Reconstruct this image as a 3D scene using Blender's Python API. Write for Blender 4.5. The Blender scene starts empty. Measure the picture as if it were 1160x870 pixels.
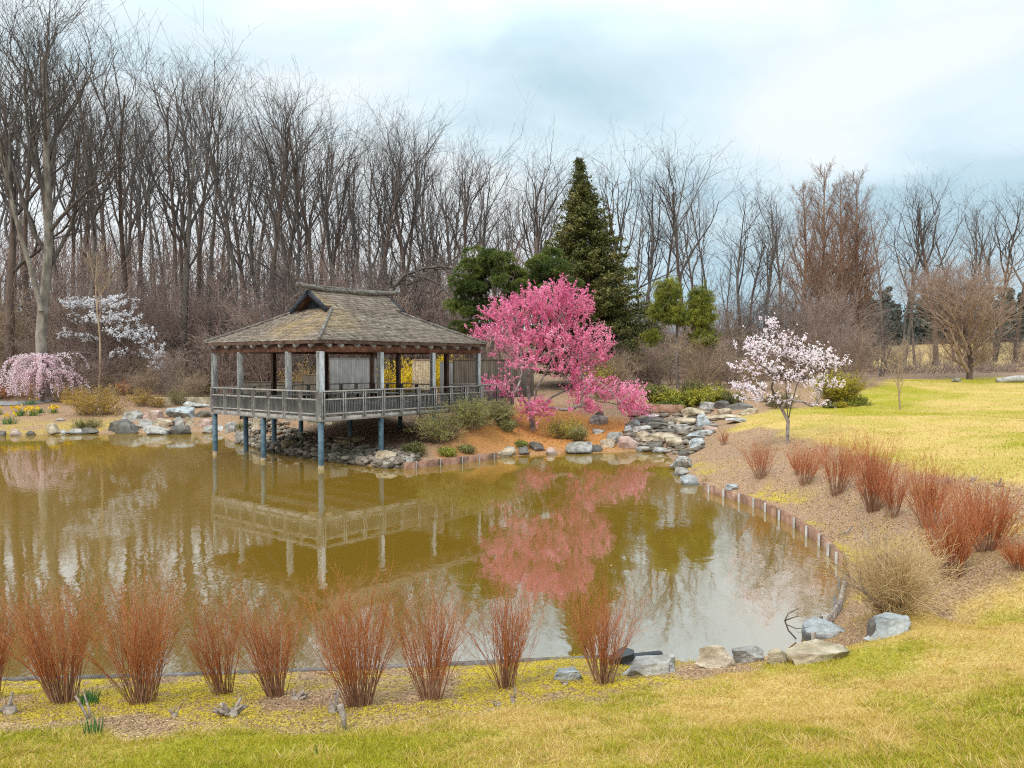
import bpy, math, random
import numpy as np

# ------------------------------------------------------------------ camera, world, sun, exposure
S = bpy.context.scene
COL = S.collection
F, CX, CY, PITCH, EYE = 871.0, 580.0, 435.0, math.atan(25 / 871), 4.3
cam_d = bpy.data.cameras.new('camera')
cam = bpy.data.objects.new('camera', cam_d)
COL.objects.link(cam)
cam.location = (0, 0, EYE)
cam.rotation_euler = (math.pi / 2 - PITCH, 0, 0)
cam_d.sensor_width = 36.0
cam_d.lens = 36.0 * F / 1160
cam_d.clip_start = 0.1
cam_d.clip_end = 3000
S.camera = cam
S.view_settings.view_transform = 'Standard'
S.view_settings.look = 'None'
S.view_settings.gamma = 1
S.view_settings.use_curve_mapping = False
S.view_settings.exposure = 0.66
S.render.engine = 'CYCLES'
S.cycles.max_bounces = 6
S.cycles.diffuse_bounces = 3
S.cycles.glossy_bounces = 3
S.cycles.transmission_bounces = 3
S.cycles.use_denoising = False
S.cycles.filter_width = 1.15

SUN_EL, SUN_AZ = math.radians(48), math.radians(215)      # azimuth clockwise from +Y
world = bpy.data.worlds.new('World')
S.world = world
world.use_nodes = True
nt = world.node_tree
nt.nodes.clear()
def N(t, ty, **kw):
    n = t.nodes.new(ty)
    for k, v in kw.items():
        setattr(n, k, v)
    return n
def setin(n, **kw):
    for k, v in kw.items():
        n.inputs[k.replace('_', ' ')].default_value = v
    return n
sky = N(nt, 'ShaderNodeTexSky', sky_type='NISHITA', sun_disc=False)
sky.sun_elevation = SUN_EL
sky.sun_rotation = SUN_AZ
sky.air_density, sky.dust_density, sky.ozone_density = 1.0, 1.5, 1.5
tc = N(nt, 'ShaderNodeTexCoord')
mp = N(nt, 'ShaderNodeMapping')
mp.inputs['Scale'].default_value = (1.0, 1.0, 2.4)
mp.inputs['Location'].default_value = (-2.6, -1.1, 0.3)
nz = setin(N(nt, 'ShaderNodeTexNoise'), Scale=1.9, Detail=8.0, Roughness=0.52, Distortion=0.35)
nz2 = setin(N(nt, 'ShaderNodeTexNoise'), Scale=3.3, Detail=6.0, Roughness=0.5)
rp = N(nt, 'ShaderNodeValToRGB')           # cloud deck: shaded blue-grey bases to white tops
e = rp.color_ramp.elements
e[0].position, e[0].color = 0.36, (3.35, 4.55, 5.25, 1)
e[1].position, e[1].color = 0.60, (5.8, 6.25, 6.5, 1)
m_ = e.new(0.48); m_.color = (4.7, 5.75, 6.3, 1)
rp2 = N(nt, 'ShaderNodeValToRGB')
rp2.color_ramp.elements[0].position = 0.30
rp2.color_ramp.elements[1].position = 0.52
rp2.color_ramp.elements[0].color = (0.97, 0.97, 0.97, 1)
mix = N(nt, 'ShaderNodeMix', data_type='RGBA')
bg = N(nt, 'ShaderNodeBackground')
bg.inputs['Strength'].default_value = 0.1
wo = N(nt, 'ShaderNodeOutputWorld')
L = nt.links.new
L(tc.outputs['Generated'], mp.inputs['Vector'])
L(mp.outputs['Vector'], nz.inputs['Vector'])
L(mp.outputs['Vector'], nz2.inputs['Vector'])
L(nz.outputs['Fac'], rp.inputs['Fac'])
L(nz2.outputs['Fac'], rp2.inputs['Fac'])
L(sky.outputs['Color'], mix.inputs['A'])
L(rp.outputs['Color'], mix.inputs['B'])
L(rp2.outputs['Color'], mix.inputs['Factor'])
sx = N(nt, 'ShaderNodeSeparateXYZ'); zg = N(nt, 'ShaderNodeMapRange')      # an overcast sky is brightest overhead
zg.inputs['From Min'].default_value = 0.36; zg.inputs['From Max'].default_value = 0.95
zg.inputs['To Min'].default_value = 1.0; zg.inputs['To Max'].default_value = 2.9
L(tc.outputs['Generated'], sx.inputs['Vector']); L(sx.outputs['Z'], zg.inputs['Value'])
vs = N(nt, 'ShaderNodeVectorMath', operation='SCALE')
L(mix.outputs['Result'], vs.inputs[0]); L(zg.outputs['Result'], vs.inputs['Scale'])
L(vs.outputs['Vector'], bg.inputs['Color'])
L(bg.outputs['Background'], wo.inputs['Surface'])

sun_d = bpy.data.lights.new('sun', 'SUN')
sun_d.energy = 1.5
sun_d.angle = math.radians(10)
sun_d.color = (1.0, 0.955, 0.88)
sun = bpy.data.objects.new('sun', sun_d)
COL.objects.link(sun)
sun.rotation_euler = (math.pi / 2 - SUN_EL, 0, math.pi - SUN_AZ)

# ------------------------------------------------------------------ helpers
def sstep(a, b, x):
    t = np.clip((x - a) / (b - a), 0, 1)
    return t * t * (3 - 2 * t)
def _hash(ix, iy, seed):
    h = (ix.astype(np.int64) * 374761393 + iy.astype(np.int64) * 668265263 + seed * 1442695041) & 0x7fffffff
    h = ((h ^ (h >> 13)) * 1274126177) & 0x7fffffff
    return ((h ^ (h >> 16)) & 0xffff) / 65535.0
def vnoise(x, y, seed=0):
    x = np.asarray(x, float); y = np.asarray(y, float)
    ix, iy = np.floor(x), np.floor(y)
    fx, fy = x - ix, y - iy
    fx, fy = fx * fx * (3 - 2 * fx), fy * fy * (3 - 2 * fy)
    ix, iy = ix.astype(np.int64), iy.astype(np.int64)
    a, b = _hash(ix, iy, seed), _hash(ix + 1, iy, seed)
    c, d = _hash(ix, iy + 1, seed), _hash(ix + 1, iy + 1, seed)
    return (a * (1 - fx) + b * fx) * (1 - fy) + (c * (1 - fx) + d * fx) * fy
def fbm(x, y, seed=0, o=4):
    x = np.asarray(x, float); y = np.asarray(y, float)
    s, a, t = 0, 1.0, 0
    for i in range(o):
        s = s + a * vnoise(x * 2 ** i + 17.3 * i, y * 2 ** i - 9.1 * i, seed + i)
        t += a; a *= 0.5
    return s / t
def unit(v):
    return v / np.maximum(np.linalg.norm(v, axis=-1, keepdims=True), 1e-9)

class MB:
    """collects geometry, builds ONE mesh object"""
    def __init__(s):
        s.V, s.Fq, s.Ft, s.T, s.n = [], [], [], [], 0
    def add(s, V, Q=None, T=None, tone=0.5):
        V = np.asarray(V, float).reshape(-1, 3)
        if Q is not None and len(Q): s.Fq.append(np.asarray(Q, int).reshape(-1, 4) + s.n)
        if T is not None and len(T): s.Ft.append(np.asarray(T, int).reshape(-1, 3) + s.n)
        s.V.append(V)
        s.T.append(np.broadcast_to(np.asarray(tone, float), (len(V),)).copy())
        s.n += len(V)
        return s
    def box(s, c, sz, rz=0.0, tone=0.5, jit=0.0):
        hx, hy, hz = sz[0] / 2, sz[1] / 2, sz[2] / 2
        b = min(hx, hy, hz) * 0.18 if min(hx, hy, hz) > 0.012 else 0
        v = np.array([[x, y, z] for z in (-1, 1) for y in (-1, 1) for x in (-1, 1)], float)
        if b == 0:
            P = v * [hx, hy, hz]
            Q = [[0, 2, 3, 1], [4, 5, 7, 6], [0, 1, 5, 4], [2, 6, 7, 3], [0, 4, 6, 2], [1, 3, 7, 5]]
            T = None
        else:                                # chamfered box: every corner split in three
            P, idx = [], {}
            for i, q in enumerate(v):
                for a in range(3):
                    h = np.array([hx, hy, hz]) - b
                    h[a] += b
                    idx[i, a] = len(P); P.append(q * h)
            fc = [(0, 2, 3, 1, 2), (4, 5, 7, 6, 2), (0, 1, 5, 4, 1), (2, 6, 7, 3, 1), (0, 4, 6, 2, 0), (1, 3, 7, 5, 0)]
            Q = [[idx[i, f[4]] for i in f[:4]] for f in fc]
            for i in range(8):
                for a in range(3):
                    j = i ^ (1 << a)
                    if j > i:
                        p, q = [k for k in range(3) if k != a]
                        Q.append([idx[i, p], idx[j, p], idx[j, q], idx[i, q]])
            T = [[idx[i, 0], idx[i, 1], idx[i, 2]] for i in range(8)]
            P = np.array(P)
        ca, sa = math.cos(rz), math.sin(rz)
        P = np.stack([P[:, 0] * ca - P[:, 1] * sa, P[:, 0] * sa + P[:, 1] * ca, P[:, 2]], 1) + np.asarray(c, float)
        return s.add(P, Q, T, tone)
    def beam(s, p0, p1, w, h, tone=0.5):
        p0, p1 = np.asarray(p0, float), np.asarray(p1, float)
        d = unit(p1 - p0)
        r = np.array([0, 0, 1.0]) if abs(d[2]) < 0.95 else np.array([1.0, 0, 0])
        u = unit(np.cross(d, r)); v = np.cross(u, d)
        P = [p + u * a * w / 2 + v * b * h / 2 for p in (p0, p1) for a, b in ((-1, -1), (1, -1), (1, 1), (-1, 1))]
        return s.add(P, [[0, 1, 2, 3], [7, 6, 5, 4], [0, 4, 5, 1], [1, 5, 6, 2], [2, 6, 7, 3], [3, 7, 4, 0]], None, tone)
    def tubes(s, P, R, k=3, tone=0.5, cap=False):
        """P (B,n,3), R (B,n)"""
        P = np.asarray(P, float); R = np.asarray(R, float)
        if P.ndim == 2: P, R = P[None], R[None]
        B, n = P.shape[:2]
        if B == 0: return s
        t = np.empty_like(P)
        t[:, 1:-1] = P[:, 2:] - P[:, :-2]
        t[:, 0] = P[:, 1] - P[:, 0]; t[:, -1] = P[:, -1] - P[:, -2]
        t = unit(t)
        m = unit(P[:, -1] - P[:, 0])
        ref = np.where(np.abs(m[:, 2:3]) < 0.75, [[0, 0, 1.0]], [[0.9, 0.44, 0]])[:, None, :]
        u = unit(np.cross(t, np.broadcast_to(ref, t.shape)))
        w = np.cross(t, u)
        a = np.arange(k) * 2 * np.pi / k
        V = P[:, :, None] + R[:, :, None, None] * (u[:, :, None] * np.cos(a)[None, None, :, None] + w[:, :, None] * np.sin(a)[None, None, :, None])
        i = np.arange(n - 1)[:, None] * k
        j = np.arange(k)[None]
        q = np.stack([i + j, i + (j + 1) % k, i + k + (j + 1) % k, i + k + j], -1).reshape(-1, 4)
        Q = (np.arange(B)[:, None, None] * n * k + q[None]).reshape(-1, 4)
        T = None
        if cap:
            f = []
            for b in range(B):
                o = b * n * k
                for e0, rev in ((o, 1), (o + (n - 1) * k, 0)):
                    for x in range(1, k - 1):
                        f.append([e0, e0 + x + 1, e0 + x] if rev else [e0, e0 + x, e0 + x + 1])
            T = f
        tn = np.asarray(tone, float)
        if tn.ndim == 1: tn = np.repeat(tn, n * k)
        elif tn.ndim == 2: tn = np.repeat(tn.reshape(-1), k)
        return s.add(V, Q, T, tn)
    def cards(s, C, size, rng, tone=0.5, flat=0.0, asp=0.7, up=0.0):
        """kite-shaped leaf or petal faces scattered at C"""
        n = len(C)
        if n == 0: return s
        size = np.broadcast_to(np.asarray(size, float), (n,))[:, None]
        d = rng.normal(size=(n, 3)); d[:, 2] = d[:, 2] * (1 - flat) + up
        d = unit(d)
        r = rng.normal(size=(n, 3)) + np.array([0, 0, 2.5 * flat])
        w = unit(np.cross(d, r))
        nrm = np.cross(d, w)
        a = C - d * size * 0.5
        b = C + w * size * asp * 0.5 + nrm * size * 0.08
        c = C + d * size * 0.5
        e_ = C - w * size * asp * 0.5 + nrm * size * 0.08
        V = np.stack([a, b, c, e_], 1).reshape(-1, 3)
        Q = np.arange(n * 4).reshape(-1, 4)
        t = np.asarray(tone, float)
        return s.add(V, Q, None, np.repeat(t, 4) if t.ndim else t)
    def blades(s, C, D, Wd, rng, tone=0.5):
        """thin needle or grass triangles from C along vector D"""
        n = len(C)
        if n == 0: return s
        w = unit(np.cross(D, rng.normal(size=(n, 3)))) * np.broadcast_to(np.asarray(Wd, float), (n,))[:, None] * 0.5
        V = np.stack([C - w, C + w, C + D], 1).reshape(-1, 3)
        t = np.asarray(tone, float)
        return s.add(V, None, np.arange(n * 3).reshape(-1, 3), np.repeat(t, 3) if t.ndim else t)
    def mesh(s, name, mat=None, smooth=False):
        me = bpy.data.meshes.new(name)
        V = np.concatenate(s.V) if s.V else np.zeros((0, 3))
        q = np.concatenate(s.Fq) if s.Fq else np.zeros((0, 4), int)
        t = np.concatenate(s.Ft) if s.Ft else np.zeros((0, 3), int)
        me.vertices.add(len(V)); me.vertices.foreach_set('co', V.astype(np.float32).ravel())
        me.loops.add(q.size + t.size)
        me.loops.foreach_set('vertex_index', np.concatenate([q.ravel(), t.ravel()]).astype(np.int32))
        me.polygons.add(len(q) + len(t))
        me.polygons.foreach_set('loop_start', np.concatenate([np.arange(len(q)) * 4, q.size + np.arange(len(t)) * 3]).astype(np.int32))
        if smooth: me.polygons.foreach_set('use_smooth', np.ones(len(q) + len(t), bool))
        at_ = me.attributes.new('tone', 'FLOAT', 'POINT')
        at_.data.foreach_set('value', np.concatenate(s.T).astype(np.float32) if s.T else np.zeros(0, np.float32))
        me.update(calc_edges=True)
        if mat: me.materials.append(mat)
        return me
    def build(s, name, mat=None, parent=None, smooth=False, loc=None):
        o = bpy.data.objects.new(name, s.mesh(name, mat, smooth))
        COL.objects.link(o)
        if parent: o.parent = parent
        if loc is not None: o.location = loc
        return o
    def xform(s, f):
        s.V = [f(v) for v in s.V]
        return s

def tag(o, label=None, cat=None, group=None, kind=None):
    if label: o['label'] = label
    if cat: o['category'] = cat
    if group: o['group'] = group
    if kind: o['kind'] = kind
    return o
def thing(name, label, cat, loc=(0, 0, 0), rz=0.0, group=None, scale=None):
    o = bpy.data.objects.new(name, None)
    o.empty_display_size = 0.3
    COL.objects.link(o)
    o.location = loc
    o.rotation_euler = (0, 0, rz)
    if scale: o.scale = scale if hasattr(scale, '__len__') else (scale,) * 3
    return tag(o, label, cat, group)
def dup(o, parent=None):
    """copy of a thing with copies of its parts and their sub-parts (sharing meshes)"""
    c = o.copy(); COL.objects.link(c)
    c.parent = parent
    for ch in list(o.children): dup(ch, c)
    return c

# ------------------------------------------------------------------ materials
def base_mat(name, rough=0.8, spec=0.3):
    m = bpy.data.materials.new(name); m.use_nodes = True
    t = m.node_tree
    b = t.nodes['Principled BSDF']
    b.inputs['Roughness'].default_value = rough
    b.inputs['Specular IOR Level'].default_value = spec
    return m, t, b
def ramp(t, cols):
    r = N(t, 'ShaderNodeValToRGB')
    el = r.color_ramp.elements
    while len(el) < len(cols): el.new(0.5)
    for i, c in enumerate(cols):
        p, c = (c[3], c[:3]) if len(c) == 4 else (i / max(1, len(cols) - 1), c)
        el[i].position = p
        el[i].color = (*c, 1)
    return r
def mat(name, cols, scale=6.0, detail=6.0, rough=0.85, bump=0.0, bscale=None, stretch=(1, 1, 1), tone=0.0, rand=0.0, spec=0.25, transl=0.0, lo=0.3, hi=0.7):
    """noise-driven colour ramp; tone = share of the mesh's own 'tone' attribute, rand = per-object share"""
    m, t, b = base_mat(name, rough, spec)
    tcn = N(t, 'ShaderNodeTexCoord'); mpn = N(t, 'ShaderNodeMapping')
    mpn.inputs['Scale'].default_value = stretch
    nzn = setin(N(t, 'ShaderNodeTexNoise'), Scale=scale, Detail=detail, Roughness=0.6)
    l = t.links.new
    l(tcn.outputs['Object'], mpn.inputs['Vector']); l(mpn.outputs['Vector'], nzn.inputs['Vector'])
    mr = N(t, 'ShaderNodeMapRange')
    mr.inputs['From Min'].default_value = lo; mr.inputs['From Max'].default_value = hi
    l(nzn.outputs['Fac'], mr.inputs['Value'])
    fac = mr.outputs['Result']
    def blend(a, bsock, k):
        x = N(t, 'ShaderNodeMix', data_type='FLOAT'); x.inputs['Factor'].default_value = k
        l(a, x.inputs['A']); l(bsock, x.inputs['B']); return x.outputs['Result']
    if tone:
        an = N(t, 'ShaderNodeAttribute', attribute_name='tone'); fac = blend(fac, an.outputs['Fac'], tone)
    if rand:
        oi = N(t, 'ShaderNodeObjectInfo'); fac = blend(fac, oi.outputs['Random'], rand)
    r = ramp(t, cols); l(fac, r.inputs['Fac']); l(r.outputs['Color'], b.inputs['Base Color'])
    if bump:
        n2 = setin(N(t, 'ShaderNodeTexNoise'), Scale=bscale or scale * 3, Detail=8.0, Roughness=0.65)
        l(mpn.outputs['Vector'], n2.inputs['Vector'])
        bp = N(t, 'ShaderNodeBump'); bp.inputs['Strength'].default_value = bump; bp.inputs['Distance'].default_value = 0.05
        l(n2.outputs['Fac'], bp.inputs['Height']); l(bp.outputs['Normal'], b.inputs['Normal'])
    if transl:
        tr = N(t, 'ShaderNodeBsdfTranslucent'); ms = N(t, 'ShaderNodeMixShader'); ms.inputs['Fac'].default_value = transl
        l(r.outputs['Color'], tr.inputs['Color'])
        l(b.outputs['BSDF'], ms.inputs[1]); l(tr.outputs['BSDF'], ms.inputs[2])
        l(ms.outputs['Shader'], t.nodes['Material Output'].inputs['Surface'])
    return m

M = {}
M['bark_grey'] = mat('bark_grey', [(.05, .04, .034), (.13, .108, .092), (.24, .21, .185)], 3, bump=.6, stretch=(1, 1, .25), rand=.3)
M['bark_brown'] = mat('bark_brown', [(.05, .033, .026), (.125, .085, .066), (.21, .155, .125)], 3, bump=.6, stretch=(1, 1, .25), rand=.35)
M['bark_pale'] = mat('bark_pale', [(.09, .075, .06), (.22, .185, .145), (.37, .325, .27)], 2.2, bump=.5, stretch=(1, 1, .4))
M['twig_dark'] = mat('twig_dark', [(.05, .04, .036), (.105, .085, .076), (.18, .148, .133)], .8, rand=.5)
M['twig_mauve'] = mat('twig_mauve', [(.15, .095, .078), (.29, .20, .165), (.43, .32, .265)], .6, rand=.5, tone=.2)
M['twig_tan'] = mat('twig_tan', [(.20, .13, .08), (.36, .255, .165), (.50, .38, .26)], .6, rand=.3)
M['twig_pink'] = mat('twig_pink', [(.26, .165, .125), (.42, .29, .225), (.56, .42, .34)], .6, rand=.3)
M['ridge_thatch'] = mat('ridge_thatch', [(.06, .05, .042), (.14, .12, .10), (.25, .22, .19)], 6, bump=.5, bscale=22)
M['twig_rust'] = mat('twig_rust', [(.15, .08, .055), (.26, .15, .10), (.38, .24, .17)], .5, rand=.3)
M['branch_blossom'] = mat('branch_blossom', [(.12, .09, .08), (.28, .23, .21), (.42, .37, .34)], 5, bump=.3)
M['branch_dark'] = mat('branch_dark', [(.05, .04, .03), (.11, .08, .06), (.18, .14, .11)], 5, bump=.3)
M['dogwood_twig'] = mat('dogwood_twig', [(.17, .045, .016), (.42, .135, .045), (.58, .27, .12)], 3, tone=.7, rough=.6)
M['dogwood_stem'] = mat('dogwood_stem', [(.13, .06, .035), (.30, .15, .085), (.48, .32, .22)], 6, tone=.6, rough=.7)
M['pink_blossom'] = mat('pink_blossom', [(.62, .09, .25), (.92, .28, .46), (.98, .62, .72)], 1.2, tone=.7, transl=.45, rough=.7)
M['palepink_blossom'] = mat('palepink_blossom', [(.78, .55, .64), (.94, .81, .86), (.97, .93, .95)], 1.5, tone=.75, transl=.45, rough=.7)
M['weeping_blossom'] = mat('weeping_blossom', [(.80, .52, .58), (.95, .75, .79), (.97, .87, .88)], 1.5, tone=.75, transl=.45, rough=.7)
M['white_blossom'] = mat('white_blossom', [(.68, .62, .66), (.90, .88, .90), (.96, .95, .96)], 1.5, tone=.75, transl=.35, rough=.7)
M['pine_needle'] = mat('pine_needle', [(.015, .030, .008), (.085, .125, .026), (.30, .32, .065)], 1.2, tone=.75, rough=.6)
M['conifer_leaf'] = mat('conifer_leaf', [(.025, .035, .012), (.115, .115, .028), (.32, .24, .075)], .8, tone=.7, rough=.65)
M['cedar_needle'] = mat('cedar_needle', [(.05, .065, .010), (.18, .19, .022), (.34, .31, .045)], 1.5, tone=.7, rough=.6)
M['juniper_leaf'] = mat('juniper_leaf', [(.05, .075, .012), (.20, .22, .025), (.40, .38, .045)], 1.0, tone=.7, rough=.7)
M['far_evergreen_hazed'] = mat('far_evergreen_hazed', [(.045, .062, .058), (.075, .095, .085), (.11, .13, .11)], .8, tone=.5)  # bluish grey: distance haze mixed into the foliage colour
M['juniper_gold'] = mat('juniper_gold', [(.09, .095, .012), (.26, .245, .024), (.46, .40, .05)], 1.0, tone=.7, rough=.7)
M['gold_leaf'] = mat('gold_leaf', [(.14, .12, .012), (.36, .29, .02), (.55, .45, .05)], 1.5, tone=.7, rough=.7)
M['forsythia'] = mat('forsythia', [(.45, .30, .008), (.75, .53, .012), (.90, .70, .04)], 1.5, tone=.7, transl=.2)
M['ochre_leaf'] = mat('ochre_leaf', [(.20, .11, .025), (.42, .26, .055), (.56, .38, .09)], 1.5, tone=.7, transl=.15)
M['orange_leaf'] = mat('orange_leaf', [(.32, .13, .06), (.55, .25, .12), (.68, .37, .20)], 1.5, tone=.7, transl=.15)
M['olive_leaf'] = mat('olive_leaf', [(.07, .075, .02), (.19, .18, .05), (.34, .31, .10)], 1.5, tone=.7)
M['straw'] = mat('straw', [(.36, .22, .10), (.64, .44, .21), (.80, .62, .36)], 2, tone=.7, transl=.15)
M['daffodil_leaf'] = mat('daffodil_leaf', [(.03, .10, .03), (.08, .20, .06), (.16, .30, .09)], 2, tone=.6)
M['daffodil_bloom'] = mat('daffodil_bloom', [(.75, .45, .01), (.90, .65, .02)], 2, tone=.6, transl=.2)
M['grass'] = mat('grass', [(.11, .15, .007), (.37, .335, .012), (.52, .335, .07), (.70, .51, .23)], 3, tone=.85, transl=.2, rough=.6)
M['moss'] = mat('moss', [(.20, .20, .012), (.46, .34, .012), (.64, .47, .03)], 2.5, tone=.45)
M['chips'] = mat('chips', [(.10, .06, .03), (.35, .22, .105), (.66, .49, .26)], 3, tone=.85)
M['pine_straw'] = mat('pine_straw', [(.24, .10, .03), (.48, .20, .05), (.62, .34, .12)], 3, tone=.85)
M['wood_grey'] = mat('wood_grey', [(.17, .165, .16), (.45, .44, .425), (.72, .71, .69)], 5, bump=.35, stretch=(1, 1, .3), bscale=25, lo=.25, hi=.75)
M['wood_rail'] = mat('wood_rail', [(.12, .10, .085), (.29, .255, .225), (.52, .475, .43)], 4, bump=.3, bscale=22, lo=.25, hi=.75, tone=.35)
M['wood_slat'] = mat('wood_slat', [(.06, .052, .046), (.155, .14, .125), (.28, .26, .24)], 5, bump=.3, stretch=(1, 1, .3), bscale=25, tone=.5)
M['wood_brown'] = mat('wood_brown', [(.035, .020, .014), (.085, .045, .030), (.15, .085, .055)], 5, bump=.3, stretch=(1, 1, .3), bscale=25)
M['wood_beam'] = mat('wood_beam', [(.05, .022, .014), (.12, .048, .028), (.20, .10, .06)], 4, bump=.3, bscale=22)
M['wood_log'] = mat('wood_log', [(.10, .085, .075), (.20, .17, .15), (.32, .29, .26)], 6, bump=.3, bscale=22, rand=.2)
M['wood_tan'] = mat('wood_tan', [(.20, .14, .08), (.38, .28, .17), (.50, .40, .27)], 6, bump=.3, bscale=22)
M['wood_pale'] = mat('wood_pale', [(.35, .33, .30), (.55, .52, .48), (.68, .66, .62)], 4, bump=.2)
M['fence_dark'] = mat('fence_dark', [(.05, .038, .028), (.11, .085, .06), (.17, .13, .10)], 4, bump=.3, stretch=(1, 1, .2), tone=.4)
M['fence_grey'] = mat('fence_grey', [(.07, .066, .062), (.15, .142, .134), (.24, .23, .218)], 4, bump=.3, stretch=(1, 1, .2), tone=.45)
M['shingle'] = None
M['pile_steel'] = mat('pile_steel', [(.03, .055, .07), (.055, .095, .12), (.10, .15, .175)], 4, rough=.6, spec=.4, bump=.1)
M['concrete_tan'] = mat('concrete_tan', [(.24, .18, .10), (.40, .31, .18), (.50, .41, .27)], 3, bump=.25)
M['gable_dark'] = mat('gable_dark', [(.012, .014, .018), (.03, .035, .045), (.06, .07, .085)], 5)
M['stone_grey'] = mat('stone_grey', [(.09, .078, .065), (.34, .315, .285), (.62, .59, .55)], 2.8, bump=1.0, bscale=9, rand=.25, detail=9)
M['stone_blue'] = mat('stone_blue', [(.10, .103, .10), (.33, .343, .345), (.59, .605, .61)], 2.6, bump=1.0, bscale=9, rand=.15, detail=9)
M['stone_tan'] = mat('stone_tan', [(.13, .09, .06), (.40, .31, .21), (.64, .55, .43)], 2.6, bump=1.0, bscale=9, rand=.2, detail=9)
M['stone_pink'] = mat('stone_pink', [(.22, .13, .10), (.42, .28, .23), (.56, .44, .39)], 2.2, bump=.7, bscale=9, rand=.2, detail=9)
M['stone_dark'] = mat('stone_dark', [(.05, .045, .04), (.13, .115, .10), (.24, .22, .20)], 2.2, bump=.7, bscale=9, rand=.2, detail=9)
M['rubble'] = mat('rubble', [(.05, .04, .03), (.16, .125, .092), (.40, .34, .28)], 1.5, bump=.4, tone=.75)
M['timber_rust'] = mat('timber_rust', [(.13, .065, .04), (.27, .14, .09), (.38, .23, .16)], 3, bump=.4, stretch=(1, 1, 1), rough=.8)
M['timber_dark'] = mat('timber_dark', [(.06, .05, .045), (.14, .12, .11), (.25, .23, .215)], 4, bump=.4)
M['timber_pale'] = mat('timber_pale', [(.24, .22, .19), (.37, .35, .32), (.50, .48, .45)], 4, bump=.3)
M['driftwood'] = mat('driftwood', [(.10, .075, .06), (.27, .21, .17), (.50, .43, .36)], 8, bump=.5)
M['black_plastic'] = mat('black_plastic', [(.008, .009, .011), (.02, .022, .026)], 4, rough=.35, spec=.5)
M['path_grey'] = mat('path_grey', [(.17, .165, .16), (.25, .245, .24), (.33, .325, .32)], 4, bump=.2)

M['dogwood_red'] = mat('dogwood_red', [(.16, .036, .012), (.41, .11, .036), (.57, .23, .085)], 3, tone=.7, rough=.6)
for k_ in ('stone_grey', 'stone_blue', 'stone_tan', 'stone_pink', 'stone_dark', 'rubble'):       # lichen patches and the damp foot at the waterline
    t_ = M[k_].node_tree; l_ = t_.links.new
    b_ = t_.nodes['Principled BSDF']
    old = b_.inputs['Base Color'].links[0].from_socket
    ge = N(t_, 'ShaderNodeNewGeometry'); n1 = setin(N(t_, 'ShaderNodeTexNoise'), Scale=1.4, Detail=8.0, Roughness=.7)
    l_(ge.outputs['Position'], n1.inputs['Vector'])
    f1 = N(t_, 'ShaderNodeMapRange'); f1.inputs['From Min'].default_value = .53; f1.inputs['From Max'].default_value = .68; f1.inputs['To Max'].default_value = .7
    l_(n1.outputs['Fac'], f1.inputs['Value'])
    x1 = N(t_, 'ShaderNodeMix', data_type='RGBA'); x1.inputs['B'].default_value = (.15, .125, .055, 1)
    l_(f1.outputs['Result'], x1.inputs['Factor']); l_(old, x1.inputs['A'])
    sp = N(t_, 'ShaderNodeSeparateXYZ'); l_(ge.outputs['Position'], sp.inputs['Vector'])
    f2 = N(t_, 'ShaderNodeMapRange'); f2.inputs['From Min'].default_value = .16; f2.inputs['From Max'].default_value = .05; f2.inputs['To Max'].default_value = .75
    l_(sp.outputs['Z'], f2.inputs['Value'])
    x2 = N(t_, 'ShaderNodeMix', data_type='RGBA'); x2.inputs['B'].default_value = (.06, .045, .025, 1)
    l_(f2.outputs['Result'], x2.inputs['Factor']); l_(x1.outputs['Result'], x2.inputs['A']); l_(x2.outputs['Result'], b_.inputs['Base Color'])
# ------------------------------------------------------------------ terrain
CA, SA = math.cos(PITCH), math.sin(PITCH)
def ray(px, py):
    u, v = (px - CX) / F, (CY - py) / F
    return np.array([u, CA + v * SA, -SA + v * CA])
def G(px, py, z=0.0):
    d = ray(px, py); k = (z - EYE) / d[2]
    return d[0] * k, d[1] * k
def AT(px, py, Y):
    d = ray(px, py); k = Y / d[1]
    return np.array([d[0] * k, Y, EYE + d[2] * k])

shore_px = [(-420, 772), (0, 770), (150, 766), (400, 757), (560, 750), (650, 746), (740, 744), (790, 752), (860, 746), (905, 733), (930, 716), (950, 688), (960, 660),
            (955, 636), (932, 612), (902, 592), (862, 571), (822, 559), (795, 551), (768, 536), (762, 522), (750, 512.5), (715, 511.5), (690, 513), (655, 513.5), (620, 515),
            (565, 518), (520, 523), (480, 528), (440, 531), (396, 526), (343, 519), (292, 508), (264, 501), (248, 493), (235, 490), (190, 491), (150, 491), (100, 492), (50, 493), (0, 494), (-160, 498), (-420, 506)]
POND = np.array([G(*p) for p in shore_px])
def in_poly(P, x, y):
    r = np.zeros(np.shape(x), bool)
    x0, y0 = P[:, 0], P[:, 1]
    x1, y1 = np.roll(x0, -1), np.roll(y0, -1)
    for a, b, c, d in zip(x0, y0, x1, y1):
        if b == d: continue
        k = ((b > y) != (d > y)) & (x < (c - a) * (y - b) / (d - b) + a)
        r ^= k
    return r
def poly_dist(P, x, y):
    """signed distance, negative inside"""
    best = np.full(np.shape(x), 1e9)
    Q = np.roll(P, -1, 0)
    for (a, b), (c, d) in zip(P, Q):
        ex, ey = c - a, d - b
        l2 = ex * ex + ey * ey
        if l2 == 0: continue
        t = np.clip(((x - a) * ex + (y - b) * ey) / l2, 0, 1)
        best = np.minimum(best, np.hypot(x - a - t * ex, y - b - t * ey))
    return np.where(in_poly(P, x, y), -best, best)

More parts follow.
